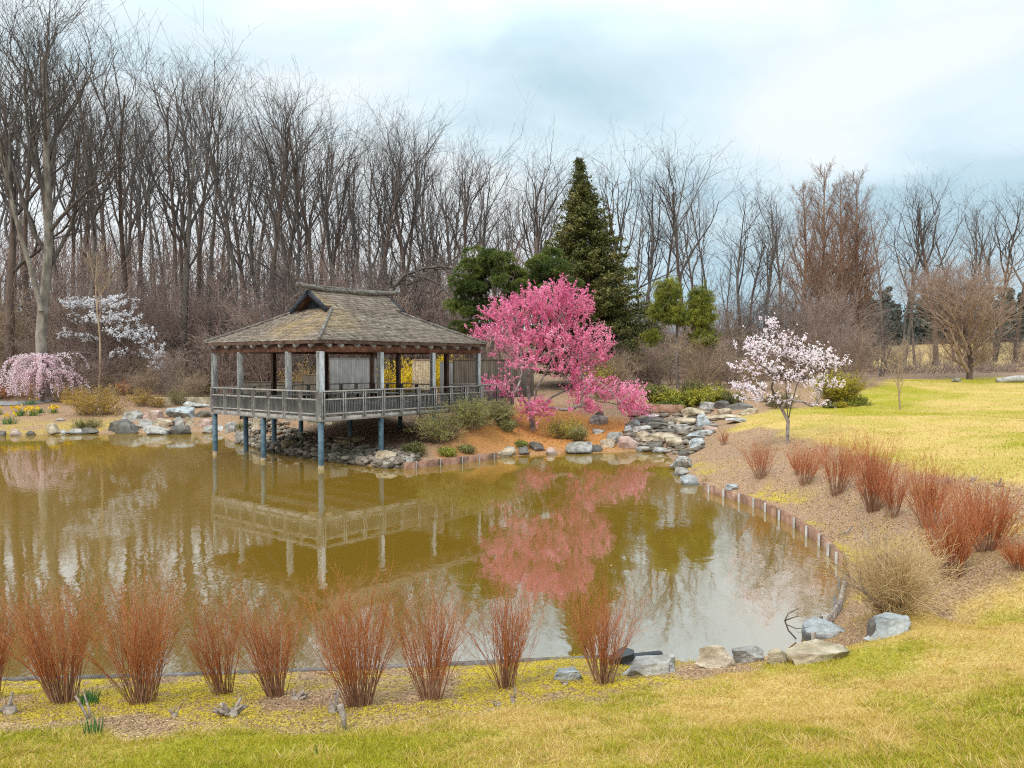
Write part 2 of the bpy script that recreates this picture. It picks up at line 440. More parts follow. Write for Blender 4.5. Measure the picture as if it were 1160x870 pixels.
ctl = []
for p in shore_px: ctl.append((*G(*p), 0.16))
for px, py, z in [(60, 472, .75), (60, 457, 1.3), (0, 457, 1.3), (-150, 457, 1.4), (0, 440, 2.0), (200, 455, 1.35), (150, 470, .8), (230, 447, 1.6), (300, 440, 2.0), (100, 428, 3.0),
                  (603, 487, .6), (560, 490, .75), (690, 490, .5), (650, 462, 1.5), (745, 488, .6), (770, 470, 1.25), (760, 441, 2.5), (830, 432, 2.7), (700, 440, 2.4),
                  (830, 492, 1.0), (892, 500, 1.1), (870, 478, 1.5), (960, 460, 1.75), (1020, 463, 1.75), (1160, 472, 1.85), (1160, 433, 2.7), (1000, 436, 2.6), (1160, 540, 1.5), (1030, 527, 1.3),
                  (1090, 650, .8), (955, 562, .65), (860, 541, .5), (1160, 612, 1.15), (1160, 655, .95), (1080, 690, .6), (1010, 700, .45), (1160, 870, 1.55), (1160, 760, 1.15), (850, 870, 1.3), (880, 790, .65),
                  (0, 870, 1.15), (300, 870, 1.15), (580, 870, 1.15), (0, 800, .42), (300, 795, .42), (560, 790, .45), (700, 775, .35), (300, 835, .8), (600, 825, .78), (0, 835, .8)]:
    ctl.append((*G(px, py, z), z))
ctl += [(0, 0, 2.7), (-8, 0, 2.6), (8, 0, 2.8), (0, -15, 3.4), (-20, -10, 3), (20, -10, 3.2), (14, 5, 2.2), (22, 14, 2.1), (-8, 43.5, 1.5), (-8, 37.6, .55), (-4.5, 41, 1.1), (-1.0, 41.5, 1.8), (-2.0, 35.2, 1.0), (-1.75, 37, 1.75), (-3.4, 35.7, .95), (-.64, 37.2, 1.3), (-3.0, 37.5, 1.5), (2, 47, 1.75),
        (-14, 42, 1.0), (-40, 80, 4.6), (-15, 80, 3.9), (10, 80, 3.6), (40, 80, 3.5), (-70, 70, 5.5), (-60, 130, 10), (-25, 130, 8), (5, 130, 5.8), (40, 130, 5.0), (75, 130, 5.2), (120, 130, 6), (60, 180, 7.3), (110, 180, 8),
        (-110, 200, 17), (-40, 200, 13), (10, 220, 9), (80, 260, 10), (200, 260, 14), (-200, 300, 24), (0, 400, 20), (200, 450, 20), (-300, 100, 12), (300, 100, 10), (0, -300, 8), (-300, -200, 8), (300, -200, 8), (400, 700, 26), (-400, 700, 34), (0, 800, 30)]
ctl = np.array(ctl)
_A = np.hypot(ctl[:, None, 0] - ctl[None, :, 0], ctl[:, None, 1] - ctl[None, :, 1])
_n = len(ctl)
_K = np.zeros((_n + 1, _n + 1)); _K[:_n, :_n] = -np.sqrt(_A ** 2 + 0.12); _K[:_n, :_n] -= np.eye(_n) * 0.3; _K[:_n, _n] = 1; _K[_n, :_n] = 1
_w = np.linalg.solve(_K, np.append(ctl[:, 2], 0))
def H(x, y):
    x = np.asarray(x, float); y = np.asarray(y, float)
    sh = x.shape; xf, yf = x.ravel(), y.ravel()
    z = np.full(xf.shape, _w[-1])
    for i in range(_n): z -= _w[i] * np.sqrt((xf - ctl[i, 0]) ** 2 + (yf - ctl[i, 1]) ** 2 + 0.12)
    d = poly_dist(POND, xf, yf)
    z = z + (fbm(xf * .35, yf * .35, 5, 3) - .5) * 0.30 * sstep(.5, 5, d) * sstep(3, 14, np.hypot(xf, yf)) + (fbm(xf * 2.2, yf * 2.2, 8, 3) - .5) * 0.07 * sstep(0, 1, d)
    z = np.maximum(z, .05)
    out = .06 + (z - .06) * sstep(-.3, 1.6, d)
    out = np.where(d < 0.12, np.minimum(out, .06 + (d - .12) * 1.2), out)
    out = np.where(d < -0.1, np.maximum(out, -.9), out)
    return out.reshape(sh)
def h1(x, y): return float(H(np.array([x]), np.array([y]))[0])
_ks = np.concatenate([np.arange(3, 60, .04), np.arange(60, 300, .4)])
def ground(px, py):
    """the world point where the line of sight meets the terrain"""
    d = ray(px, py)
    x, y, z = d[0] * _ks, d[1] * _ks, EYE + d[2] * _ks
    hit = np.nonzero(z <= np.maximum(H(x, y), 0.0))[0]
    k = _ks[hit[0]] if len(hit) else 200.0
    return float(d[0] * k), float(d[1] * k), float(h1(d[0] * k, d[1] * k))
def on(px, Y):
    x = (px - CX) / F * Y
    return x, Y, h1(x, Y)

# zones (where each ground cover grows; under the deck, painted shade)
Z_near = np.array([ground(*p)[:2] for p in [(-60, 838), (200, 834), (420, 824), (560, 802), (700, 790), (850, 756), (940, 740), (1010, 705), (1080, 680), (1159, 655)]] + [(13, 15), (30, 18), (30, -25), (-30, -25), (-30, 7.5)])
Z_far = np.array([ground(*p)[:2] for p in [(822, 492), (868, 481), (900, 497), (960, 512), (1030, 530), (1100, 540), (1159, 548)]] + [(30, 20), (80, 30), (80, 66), (40, 67), (31, 63), (25, 54), (20, 46), (13, 42)])
Z_orange = np.array([ground(*p)[:2] for p in [(500, 517), (530, 470), (600, 452), (660, 468), (722, 478), (742, 500), (690, 508), (620, 514)]])
Z_deck_shade = np.array([(-7.65 + .628 * a - .779 * c, 30.7 + .779 * a + .628 * c) for a, c in ((0, -.2), (9.0, -.2), (9.5, 7.9), (0, 7.9))])
Z_casc = np.array([ground(*p)[:2] for p in [(722, 511), (708, 488), (716, 468), (800, 458), (812, 480), (800, 506), (770, 520)]])
Z_field = np.array([(25, 80), (160, 80), (200, 210), (35, 210)])
def zone(P, x, y, soft=.5, seed=1, amp=1.0, fr=.7):
    return sstep(soft, -soft, poly_dist(P, x, y) + (fbm(x * fr, y * fr, seed) - .5) * amp)
def zones(x, y):
    d = poly_dist(POND, x, y)
    lawn = np.maximum(zone(Z_near, x, y, .3, 11, 1.5, 2.0), zone(Z_far, x, y, .5, 12, 1.6, .8))
    lawn = np.maximum(lawn, .55 * zone(Z_field, x, y, 2, 13, 4, .2))
    near = sstep(16, 10, np.hypot(x, y))
    g1 = fbm(x * .75 + 3, y * .75, 21, 5); g2 = fbm(x * .16, y * .16, 25, 3)
    bright_left = sstep(1.5, -1.5, x + (y - 6) * .3) * sstep(8.6, 7.2, y)
    green = (1 - .85 * sstep(66, 76, y)) * np.clip(sstep(.42, .62, g1) * .8 * (.5 + .5 * near) + bright_left * .65 + sstep(.42, .6, g2) * .62 * (1 - near), 0, 1)
    mo = fbm(x * .8, y * .8, 31, 4)
    moss = sstep(.33, .48, mo) * (1 - lawn) * sstep(5, 1.5, d) * (sstep(15, 11, y) * sstep(3.5, 2, x) + sstep(1.6, .4, d) * (x > 3) * (y < 31) * sstep(.55, .64, mo) * .9 + (x < -25) * (y > 44) * (y < 50) * .8)
    moss = np.clip(moss, 0, 1) * (d > .1)
    orange = zone(Z_orange, x, y, 1.0, 41, 1.5, .7) * (1 - lawn)
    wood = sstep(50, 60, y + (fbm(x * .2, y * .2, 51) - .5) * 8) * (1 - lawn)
    wood = np.maximum(wood, np.maximum(zone(Z_deck_shade, x, y, .8, 52, .8), zone(Z_casc, x, y, .5, 53, .8)))  # under the deck: darker ground colour painted for its shade
    return lawn, green, moss, orange, wood, d

# ground sheet: one grid, dense near the camera
def axis(a, b, fine, n):
    t = np.linspace(-1, 1, n)
    return t
ys = [-300.0, -120, -60, -30, -18, -10, -5, -2, 0]
y_ = 0.0
while y_ < 900:
    y_ += 0.10 + max(0, y_ - 6) * 0.011
    ys.append(y_)
ys = np.array(ys)
xs = [0.0]
while xs[-1] < 900: xs.append(xs[-1] + 0.11 + max(0, xs[-1] - 7) * 0.02)
xs = np.array(sorted(set([-v for v in xs] + xs)))
GX, GY = np.meshgrid(xs, ys)
GZ = H(GX, GY)
nx, ny = len(xs), len(ys)
ii = (np.arange(ny - 1)[:, None] * nx + np.arange(nx - 1)[None]).ravel()
gb = MB().add(np.stack([GX.ravel(), GY.ravel(), GZ.ravel()], 1), np.stack([ii, ii + 1, ii + nx + 1, ii + nx], 1))

m, t, b = base_mat('ground_mat', .95, .15)
l = t.links.new
tcg = N(t, 'ShaderNodeTexCoord')
def noise(scale, det=8, rough=.65, stretch=None):
    n = setin(N(t, 'ShaderNodeTexNoise'), Scale=scale, Detail=det, Roughness=rough)
    l(tcg.outputs['Object'], n.inputs['Vector'])
    return n.outputs['Fac']
def attr(nm): return N(t, 'ShaderNodeAttribute', attribute_name=nm).outputs['Fac']
def cr(sock, cols):
    r = ramp(t, cols); l(sock, r.inputs['Fac']); return r.outputs['Color']
def mixc(f, a, b_):
    x = N(t, 'ShaderNodeMix', data_type='RGBA'); l(f, x.inputs['Factor']); l(a, x.inputs['A']); l(b_, x.inputs['B']); return x.outputs['Result']
def mth(op, a, b_, c=None):
    x = N(t, 'ShaderNodeMath', operation=op, use_clamp=True)
    for i, v in enumerate((a, b_)):
        if isinstance(v, (int, float)): x.inputs[i].default_value = v
        else: l(v, x.inputs[i])
    return x.outputs[0]
n_f, n_m, n_c = noise(26), noise(5), noise(1.1, 6)
soil = cr(n_f, [(.10, .055, .035, .30), (.25, .15, .09, .46), (.38, .24, .15, .56), (.54, .41, .28, .70)])
straw_s = cr(n_f, [(.26, .17, .05, .3), (.48, .32, .09, .48), (.64, .47, .20, .68)])
green_s = cr(n_f, [(.11, .12, .008, .3), (.30, .26, .018, .5), (.46, .37, .04, .7)])
moss_s = cr(n_f, [(.26, .20, .008, .3), (.48, .36, .010, .5), (.60, .46, .03, .7)])
orange_s = cr(n_f, [(.17, .07, .025, .3), (.40, .165, .045, .48), (.54, .28, .10, .68)])
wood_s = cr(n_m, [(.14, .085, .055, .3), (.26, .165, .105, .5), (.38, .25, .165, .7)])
soil2 = cr(n_f, [(.13, .065, .038, .30), (.30, .175, .10, .48), (.48, .32, .20, .66)])
soil = mixc(cr(n_c, [(0, 0, 0, .42), (1, 1, 1, .62)]), soil, soil2)
c = mixc(attr('wood'), soil, wood_s)  # woodland floor, also the shade painted under the deck
c = mixc(attr('orange'), c, orange_s)
gfac = mth('ADD', attr('green'), mth('MULTIPLY', mth('SUBTRACT', n_m, .5), 1.2))
lawnc = mixc(gfac, straw_s, green_s)
c = mixc(attr('lawn'), c, lawnc)
mfac = mth('MULTIPLY', mth('MULTIPLY', attr('moss'), cr(n_m, [(0, 0, 0, .40), (1, 1, 1, .52)])), cr(n_f, [(.1, .1, .1, .40), (.9, .9, .9, .52)]))
c = mixc(mfac, c, moss_s)
l(c, b.inputs['Base Color'])
bp = N(t, 'ShaderNodeBump'); bp.inputs['Strength'].default_value = .8; bp.inputs['Distance'].default_value = .04
l(n_f, bp.inputs['Height']); l(bp.outputs['Normal'], b.inputs['Normal'])
M['ground'] = m
ground_o = tag(gb.build('ground', M['ground'], smooth=True), kind='structure')
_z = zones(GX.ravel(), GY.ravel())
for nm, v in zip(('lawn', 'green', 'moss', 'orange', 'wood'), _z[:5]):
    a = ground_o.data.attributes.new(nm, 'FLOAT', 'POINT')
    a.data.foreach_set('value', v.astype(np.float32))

# pond water
m, t, b = base_mat('pond_water_mat', .035, .5)
b.inputs['Base Color'].default_value = (.205, .116, .012, 1)
b.inputs['IOR'].default_value = 6.5
b.inputs['Specular Tint'].default_value = (.93, .97, 1.0, 1)
tcw = N(t, 'ShaderNodeTexCoord')
mpw = N(t, 'ShaderNodeMapping'); mpw.inputs['Scale'].default_value = (1.0, .55, 1)
nw = setin(N(t, 'ShaderNodeTexNoise'), Scale=3.2, Detail=3.0, Roughness=.5)
nw2 = setin(N(t, 'ShaderNodeTexNoise'), Scale=.25, Detail=2.0)
bpw = N(t, 'ShaderNodeBump'); bpw.inputs['Distance'].default_value = .02
mw = N(t, 'ShaderNodeMapRange'); mw.inputs['From Min'].default_value = .38; mw.inputs['From Max'].default_value = .62; mw.inputs['To Min'].default_value = .06; mw.inputs['To Max'].default_value = .22
l = t.links.new
l(tcw.outputs['Object'], mpw.inputs['Vector']); l(mpw.outputs['Vector'], nw.inputs['Vector']); l(tcw.outputs['Object'], nw2.inputs['Vector'])
l(nw2.outputs['Fac'], mw.inputs['Value']); l(mw.outputs['Result'], bpw.inputs['Strength'])
l(nw.outputs['Fac'], bpw.inputs['Height']); l(bpw.outputs['Normal'], b.inputs['Normal'])
M['water'] = m
wb = MB()
cx_, cy_ = -12.0, 24.0
wp = np.array([(x, y) for x, y in POND])
# widen the sheet slightly under the banks
nrm = np.array([unit(np.array([(b_ - a_)[1], -(b_ - a_)[0]])) for a_, b_ in zip(np.roll(wp, 1, 0), np.roll(wp, -1, 0))])
wp2 = wp + nrm * .45
if in_poly(wp, *wp2[8]): wp2 = wp - nrm * .45
me = bpy.data.meshes.new('pond_water')
me.from_pydata([(x, y, 0.0) for x, y in wp2], [], [list(range(len(wp2)))])
me.materials.append(M['water'])
water = bpy.data.objects.new('pond_water', me); COL.objects.link(water)
tag(water, kind='structure')

# gravel path on the left bank
pth = MB()
pp = [on(px, Y) for px, Y in [(-130, 56.5), (-60, 56), (0, 55.6), (30, 55.6), (52, 56.2), (75, 58), (85, 61)]]
pa = np.array(pp)
pt_ = np.linspace(0, len(pp) - 1, 60)
pxy = np.stack([np.interp(pt_, np.arange(len(pp)), pa[:, k]) for k in (0, 1)], 1)
W_ = np.linspace(-.8, .8, 7)
GXp = pxy[:, None, 0] + 0 * W_[None]; GYp = pxy[:, None, 1] + W_[None]
Vp = np.stack([GXp, GYp, H(GXp, GYp) + .035], -1).reshape(-1, 3)
pi_ = (np.arange(59)[:, None] * 7 + np.arange(6)[None]).ravel()
pth.add(Vp, np.stack([pi_, pi_ + 7, pi_ + 8, pi_ + 1], 1))
tag(pth.build('path', M['path_grey']), kind='structure')
# ------------------------------------------------------------------ pavilion
PX, PY = -7.65, 30.7
PRZ = math.atan2(.779, .628)
pav = thing('pavilion', 'open weathered wooden pavilion with hipped shingle roof standing on blue steel piles over the pond', 'pavilion', (PX, PY, 0), PRZ)
LT, LS = 9.5, 7.9
rng = np.random.default_rng(3)
EAVE, OV = 5.17, .30
def hr(d):
    d = np.asarray(d, float)
    return EAVE + np.where(d < 3.15, .46 * d + .012 * d * d, 1.568 + .73 * (d - 3.15))

# shingle material: each shingle has its own tone; lichen-gold stain near the front gable
m, t, b = base_mat('shingle', .9, .15)
l = t.links.new
an = N(t, 'ShaderNodeAttribute', attribute_name='tone')
tcs = N(t, 'ShaderNodeTexCoord'); ns = setin(N(t, 'ShaderNodeTexNoise'), Scale=.9, Detail=5.0); nf = setin(N(t, 'ShaderNodeTexNoise'), Scale=30, Detail=4.0)
l(tcs.outputs['Object'], ns.inputs['Vector']); l(tcs.outputs['Object'], nf.inputs['Vector'])
r1 = ramp(t, [(.045, .034, .027), (.13, .10, .078), (.245, .196, .153), (.44, .38, .315)])
x = N(t, 'ShaderNodeMix', data_type='FLOAT'); x.inputs['Factor'].default_value = .45
l(an.outputs['Fac'], x.inputs['A']); l(nf.outputs['Fac'], x.inputs['B']); l(x.outputs['Result'], r1.inputs['Fac'])
r2 = ramp(t, [(.15, .10, .05), (.33, .225, .11), (.46, .35, .19)])
l(x.outputs['Result'], r2.inputs['Fac'])
vm = N(t, 'ShaderNodeVectorMath', operation='DISTANCE'); vm.inputs[1].default_value = (1.3, 2.6, 6.2)
l(tcs.outputs['Object'], vm.inputs[0])
mr = N(t, 'ShaderNodeMapRange'); mr.inputs['From Min'].default_value = .9; mr.inputs['From Max'].default_value = 2.6; mr.inputs['To Min'].default_value = .85; mr.inputs['To Max'].default_value = 0
l(vm.outputs['Value'], mr.inputs['Value'])
mm = N(t, 'ShaderNodeMath', operation='MULTIPLY', use_clamp=True); mr2 = N(t, 'ShaderNodeMapRange'); mr2.inputs['From Min'].default_value = .25; mr2.inputs['From Max'].default_value = .60
l(ns.outputs['Fac'], mr2.inputs['Value']); l(mr.outputs['Result'], mm.inputs[0]); l(mr2.outputs['Result'], mm.inputs[1])
mx = N(t, 'ShaderNodeMix', data_type='RGBA')
l(mm.outputs[0], mx.inputs['Factor']); l(r1.outputs['Color'], mx.inputs['A']); l(r2.outputs['Color'], mx.inputs['B']); l(mx.outputs['Result'], b.inputs['Base Color'])
M['shingle'] = m

X0, X1, Y0, Y1 = -OV, LT + OV, -OV, LS + OV
GX0, GX1 = 2.3, LT - 2.3
rf = MB()
def courses(side):
    dmax = 4.25 if side in 'fb' else 3.15
    k, step = 0, .155
    while k * step < dmax - .02:
        d0, d1 = k * step, min(k * step + step * 1.25, dmax)
        def lim(d):
            if side in 'fb':
                return (X0 + d, X1 - d) if d < 3.15 - 1e-6 else (GX0, GX1)
            return (Y0 + d, Y1 - d)
        a0, a1 = lim(d0); b0, b1 = lim(d1 if d0 >= 3.15 or d1 < 3.15 or side not in 'fb' else 3.149)
        p = a0
        row = rng.uniform(.35, .65)
        while p < a1 - .01:
            w = rng.uniform(.10, .24)
            q = min(p + w, a1)
            if a1 - q < .07: q = a1
            u0, u1 = min(max(p, b0), b1), min(max(q, b0), b1)
            z0 = hr(d0) + .036 + rng.uniform(0, .022); z1 = hr(d1) + .004
            dd = d0 - rng.uniform(0, .02)
            c4 = [(p + .004, dd, z0), (q - .004, dd, z0), (u1, d1, z1), (u0, d1, z1), (p + .004, dd, z0 - .036), (q - .004, dd, z0 - .036)]
            if side == 'f': V = [(x, Y0 + d, z) for x, d, z in c4]
            elif side == 'b': V = [(x, Y1 - d, z) for x, d, z in c4]
            elif side == 'l': V = [(X0 + d, y, z) for y, d, z in c4]
            else: V = [(X1 - d, y, z) for y, d, z in c4]
            rf.add(V, [[0, 1, 2, 3], [4, 5, 1, 0]], None, float(np.clip(row + rng.normal(0, .17), 0, 1)))
            p = q
        k += 1
for s_ in 'fblr': courses(s_)
# sheathing under the shingles, down to a soffit 12 cm below
ds = [0, .8, 1.6, 2.4, 3.15]
def ringpts(d, dz): return [(X0 + d, Y0 + d, hr(d) + dz), (X1 - d, Y0 + d, hr(d) + dz), (X1 - d, Y1 - d, hr(d) + dz), (X0 + d, Y1 - d, hr(d) + dz)]
so = MB()
for dz, flip in ((-.012, 0), (-.13, 1)):
    for a_, b_ in zip(ds[:-1], ds[1:]):
        A, B = ringpts(a_, dz), ringpts(b_, dz)
        for i in range(4):
            j = (i + 1) % 4
            so.add([A[i], A[j], B[j], B[i]], [[0, 1, 2, 3]])
A, B = ringpts(0, -.012), ringpts(0, -.13)
for i in range(4): so.add([A[i], A[(i + 1) % 4], B[(i + 1) % 4], B[i]], [[0, 1, 2, 3]])
for yy, y2 in ((Y0 + 3.15, 3.95), (Y1 - 3.15, 3.95)):
    for dz in (-.012, -.10):
        so.add([(GX0, yy, hr(3.15) + dz), (GX1, yy, hr(3.15) + dz), (GX1, y2, hr(4.25) + dz), (GX0, y2, hr(4.25) + dz)], [[0, 1, 2, 3]])
roof = rf.build('roof', M['shingle'], pav)
so.build('soffit', M['wood_brown'], roof)
zr = float(hr(4.25))
rc = MB()
tt = np.linspace(0, 1, 14)
rx = GX0 - .55 + (GX1 - GX0 + 1.1) * tt
rc.tubes(np.stack([rx, np.full(14, 3.95), zr + .10 + .16 * np.abs(tt - .5) ** 3 * 8 + rng.normal(0, .008, 14)], 1), np.full(14, .125) + rng.normal(0, .012, 14), 9, cap=True)
rc.tubes(np.stack([rx[2:-2], np.full(10, 3.95), zr + .21 + .1 * np.abs(tt[2:-2] - .5) ** 3 * 8], 1), np.full(10, .07), 7, cap=True)
rc.build('ridge_cap', M['ridge_thatch'], roof, smooth=True)
for sx, x_ in ((1, 2.85), (-1, LT - 2.85)):
    g = MB(); z0 = float(hr(3.15)) - .05
    g.add([(x_, 2.85, z0), (x_, 5.05, z0), (x_, 3.95, zr - .05)], None, [[0, 1, 2]])
    for k in range(9):
        yy = 2.95 + k * .25
        hh = (1 - abs(yy - 3.95) / 1.1) * (zr - z0)
        g.box((x_ - sx * .015, yy, z0 + hh / 2), (.02, .05, max(hh, .03)))
    g.build('gable', M['gable_dark'], roof)
    gx = GX0 + .04 if sx > 0 else GX1 - .04
    for yy in (2.6, 5.3):
        bb = MB()
        bb.beam((gx, yy, float(hr(2.9)) - .02), (gx, 3.95, zr - .05), .07, .2)
        bb.build('barge_board', M['gable_dark'], roof)
for (cx0, cy0, dx, dy) in ((X0, Y0, 1, 1), (X1, Y0, -1, 1), (X1, Y1, -1, -1), (X0, Y1, 1, -1)):
    hd = np.linspace(-.02, 2.95, 14)
    hc = MB()
    hc.tubes(np.stack([cx0 + dx * hd, cy0 + dy * hd, hr(np.maximum(hd, 0)) + .065 + rng.normal(0, .006, 14)], 1), np.full(14, .066), 7, cap=True)
    hc.build('hip_cap', M['ridge_thatch'], roof, smooth=True)
# posts
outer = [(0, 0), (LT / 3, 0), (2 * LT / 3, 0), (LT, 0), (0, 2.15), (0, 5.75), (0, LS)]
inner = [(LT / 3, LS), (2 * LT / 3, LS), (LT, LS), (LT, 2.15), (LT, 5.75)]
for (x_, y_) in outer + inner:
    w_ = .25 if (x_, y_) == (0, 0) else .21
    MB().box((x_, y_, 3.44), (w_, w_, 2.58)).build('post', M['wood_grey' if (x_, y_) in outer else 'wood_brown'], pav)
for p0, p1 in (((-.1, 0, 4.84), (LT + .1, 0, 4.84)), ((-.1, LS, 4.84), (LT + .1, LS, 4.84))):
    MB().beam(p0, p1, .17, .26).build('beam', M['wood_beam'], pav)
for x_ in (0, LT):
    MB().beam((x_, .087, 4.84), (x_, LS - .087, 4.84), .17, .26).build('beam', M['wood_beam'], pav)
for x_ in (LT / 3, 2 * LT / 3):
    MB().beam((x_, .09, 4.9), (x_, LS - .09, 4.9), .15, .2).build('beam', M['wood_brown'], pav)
# round rafters, sawn ends showing under the eave
def rafter(q0, q1):
    r_ = MB(); r_.tubes(np.array([q0, q1]), np.array([.088, .08]), 10, cap=True)
    r_.build('rafter', M['wood_log'], pav)
for k in range(12):
    x_ = .05 + k * .855
    if k == 0: x_ = .3
    for y_, sg in ((Y0, 1), (Y1, -1)):
        q_ = min(1.5, x_ - X0 - .1, X1 - x_ - .1); rafter((x_, y_ + sg * .04, EAVE - .225), (x_, y_ + sg * q_, float(hr(q_)) - .225))
for k in range(8):
    y_ = .35 + k * 1.03
    for x_, sg in ((X0, 1), (X1, -1)):
        q_ = min(1.5, y_ - Y0 - .1, Y1 - y_ - .1); rafter((x_ + sg * .04, y_, EAVE - .225), (x_ + sg * q_, y_, float(hr(q_)) - .225))
# deck
dk = MB()
k = 0
y_ = -.1
while y_ < LS + .1:
    dk.box((LT / 2, y_ + .07, 2.12), (LT + .2, .132, .05), tone=rng.uniform(.2, .8)); y_ += .14
dk.build('deck', M['wood_rail'], pav)
for p0, p1 in (((-.12, -.08, 2.0), (LT + .12, -.08, 2.0)), ((-.12, LS + .08, 2.0), (LT + .12, LS + .08, 2.0)), ((-.08, -.037, 2.0), (-.08, LS + .037, 2.0)), ((LT + .08, -.037, 2.0), (LT + .08, LS + .037, 2.0))):
    MB().beam(p0, p1, .085, .185, .5).build('deck_beam', M['wood_rail'], pav)
for k in range(6):
    MB().beam((.7 + k * 1.65, 0, 1.98), (.7 + k * 1.65, LS, 1.98), .1, .2).build('joist', M['wood_brown'], pav)
MB().box((-.02, .36, 1.83), (.16, .80, .13)).build('corbel', M['wood_tan'], pav)
MB().box((.27, -.05, 1.83), (.38, .15, .13)).build('corbel', M['wood_tan'], pav)
for x_, y_ in ((0, 0), (LT / 3, 0), (2 * LT / 3, 0), (LT, 0), (0, 4), (4.75, 4), (0, LS), (1.6, LS), (LT / 3, LS), (4.75, LS), (8, 4), (8, LS)):
    pl = MB(); pl.tubes(np.array([(x_, y_, -1.0), (x_, y_, 1.88)]), np.array([.115, .115]), 12, cap=True)
    po = pl.build('pile', M['pile_steel'], pav, smooth=False)
    if (x_, y_) in ((0, 0), (0, 4), (0, LS)):
        MB().tubes(np.array([(x_, y_, -.05), (x_, y_, .16)]), np.array([.119, .119]), 12).build('waterline_stain', M['wood_tan'], po)
for (x_, y_, sx, sy, z_) in ((4.75, 4.0, 1.0, 1.1, .44), (3.6, 3.2, .5, .6, .42), (4.75, LS - .6, .5, .6, .5), (2.6, 6.0, .4, .5, .3)):
    MB().box((x_, y_, z_ - .1), (sx, sy, .72), tone=.5).build('footing', M['concrete_tan'], pav)

# railings
def railing(name, p0, p1, n, z=2.15, parent=pav, slat_gap=.085, skip_post=(), mat_='wood_rail'):
    p0, p1 = np.array(p0, float), np.array(p1, float)
    ln = np.linalg.norm(p1 - p0); d = (p1 - p0) / ln; ang = math.atan2(d[1], d[0])
    tr = MB(); tr.beam((*p0, z + .97), (*p1, z + .97), .14, .055, .55)
    root = tr.build(name, M[mat_], parent)
    MB().beam((*p0, z + .64), (*p1, z + .64), .07, .06, .6).build('mid_rail', M[mat_], root)
    MB().beam((*p0, z + .06), (*p1, z + .06), .07, .06, .5).build('bottom_rail', M[mat_], root)
    for i in range(n + 1):
        if i in skip_post: continue
        c = p0 + d * ln * i / n
        for sg in (-1, 1):
            q = c + d * sg * .055
            MB().box((*q, z + .39), (.07, .11, 1.10), ang, .45 + rng.uniform(-.2, .2)).build('rail_post', M[mat_], root)
    for i in range(n):
        pm = MB()
        a_, b_ = ln * i / n + .11, ln * (i + 1) / n - .11
        k = a_
        while k <= b_:
            c = p0 + d * k
            pm.box((*c, z + .35), (.042, .03, .52), ang, float(np.clip(rng.normal(.5, .18), 0, 1)))
            k += slat_gap
        pm.build('slat_panel', M['wood_slat'], root)
    return root
railing('railing', (0, -.13), (LT, -.13), 9)
railing('railing', (-.13, 0), (-.13, LS), 7, slat_gap=.062)
railing('railing', (0, LS + .1), (LT, LS + .1), 9)
railing('railing', (LT + .1, 3.3), (LT + .1, LS), 4)
for p0, p1 in (((LT - .3, 3.0), (LT - .3, LS - .3)), ((.6, LS - .3), (LT - .6, LS - .3))):
    bn = MB(); bn.beam((*p0, 2.62), (*p1, 2.62), .42, .06)
    bo = bn.build('bench', M['wood_pale'], pav)
    for q in (.08, .5, .92):
        c = np.array(p0) * (1 - q) + np.array(p1) * q
        MB().box((*c, 2.37), (.1, .1, .43)).build('bench_leg', M['wood_brown'], bo)

# walkway from the pavilion to the right-hand bank
def pav_world(x, y): return PX + x * .628 - y * .779, PY + x * .779 + y * .628
wx0, wy0 = pav_world(LT + .2, 1.0)
wk = thing('walkway', 'grey wooden walkway with slatted railing joining the pavilion to the bank behind the pink cherry', 'walkway', (wx0, wy0, 0), math.radians(44))
wd = MB()
for k in range(23): wd.box((.07 + k * .14, .75, 2.1), (.132, 1.5, .05), tone=rng.uniform(.2, .8))
wd.build('deck', M['wood_rail'], wk)
for y_ in (0.0, 1.5): MB().beam((0, y_, 1.97), (3.2, y_, 1.97), .09, .2).build('stringer', M['wood_rail'], wk)
railing('railing', (0, -.06), (3.2, -.06), 3, parent=wk)
railing('railing', (0, 1.56), (3.2, 1.56), 3, parent=wk)
for x_ in (.4, 2.9):
    MB().box((x_, .1, .9), (.16, .16, 2.0)).build('leg', M['wood_brown'], wk)

# board fences behind the pavilion
def fence(name, label, a, b, z1, n, mat_, group=None, cap=True, z0=None):
    a, b = np.array(a, float), np.array(b, float)
    ln = np.linalg.norm(b - a); ang = math.atan2(*(b - a)[::-1])
    base = z0 if z0 is not None else min(h1(*a), h1(*b))
    th = thing(name, label, 'fence', (a[0], a[1], base), ang, group)
    hgt = z1 - base
    k = 0.0; pm = MB()
    while k < ln - .05:
        w_ = .16
        pm.box((k + w_ / 2, 0, hgt / 2), (w_ - .008, .03, hgt - .05 + rng.uniform(-.01, .01)), 0, float(np.clip(rng.normal(.5, .2), 0, 1))); k += w_
    pm.build('board_panel', M[mat_], th)
    for i in range(n + 1):
        MB().box((ln * i / n, .06, hgt / 2 - .1), (.11, .11, hgt + .14), 0).build('fence_post', M[mat_], th)
    if cap: MB().box((ln / 2, .01, hgt + .02), (ln + .1, .12, .05)).build('cap_rail', M[mat_], th)
    return th
w = lambda px, Y: ((px - CX) / F * Y, Y)
fence('board_fence', 'weathered grey board fence panel seen through the middle of the pavilion', w(374, 51), w(425, 50), 4.52, 3, 'fence_grey')
fence('board_fence', 'dark brown board fence between the pavilion and the pink cherry', w(515, 47), w(604, 50), 4.45, 4, 'fence_dark')
fence('board_fence', 'short tan board panel just behind the right end of the pavilion', w(468, 48), w(488, 48), 4.4, 1, 'wood_tan')
fence('board_fence', 'narrow pale grey board panel beside the dark fence', w(499, 47.5), w(514, 47.3), 4.3, 1, 'fence_grey')
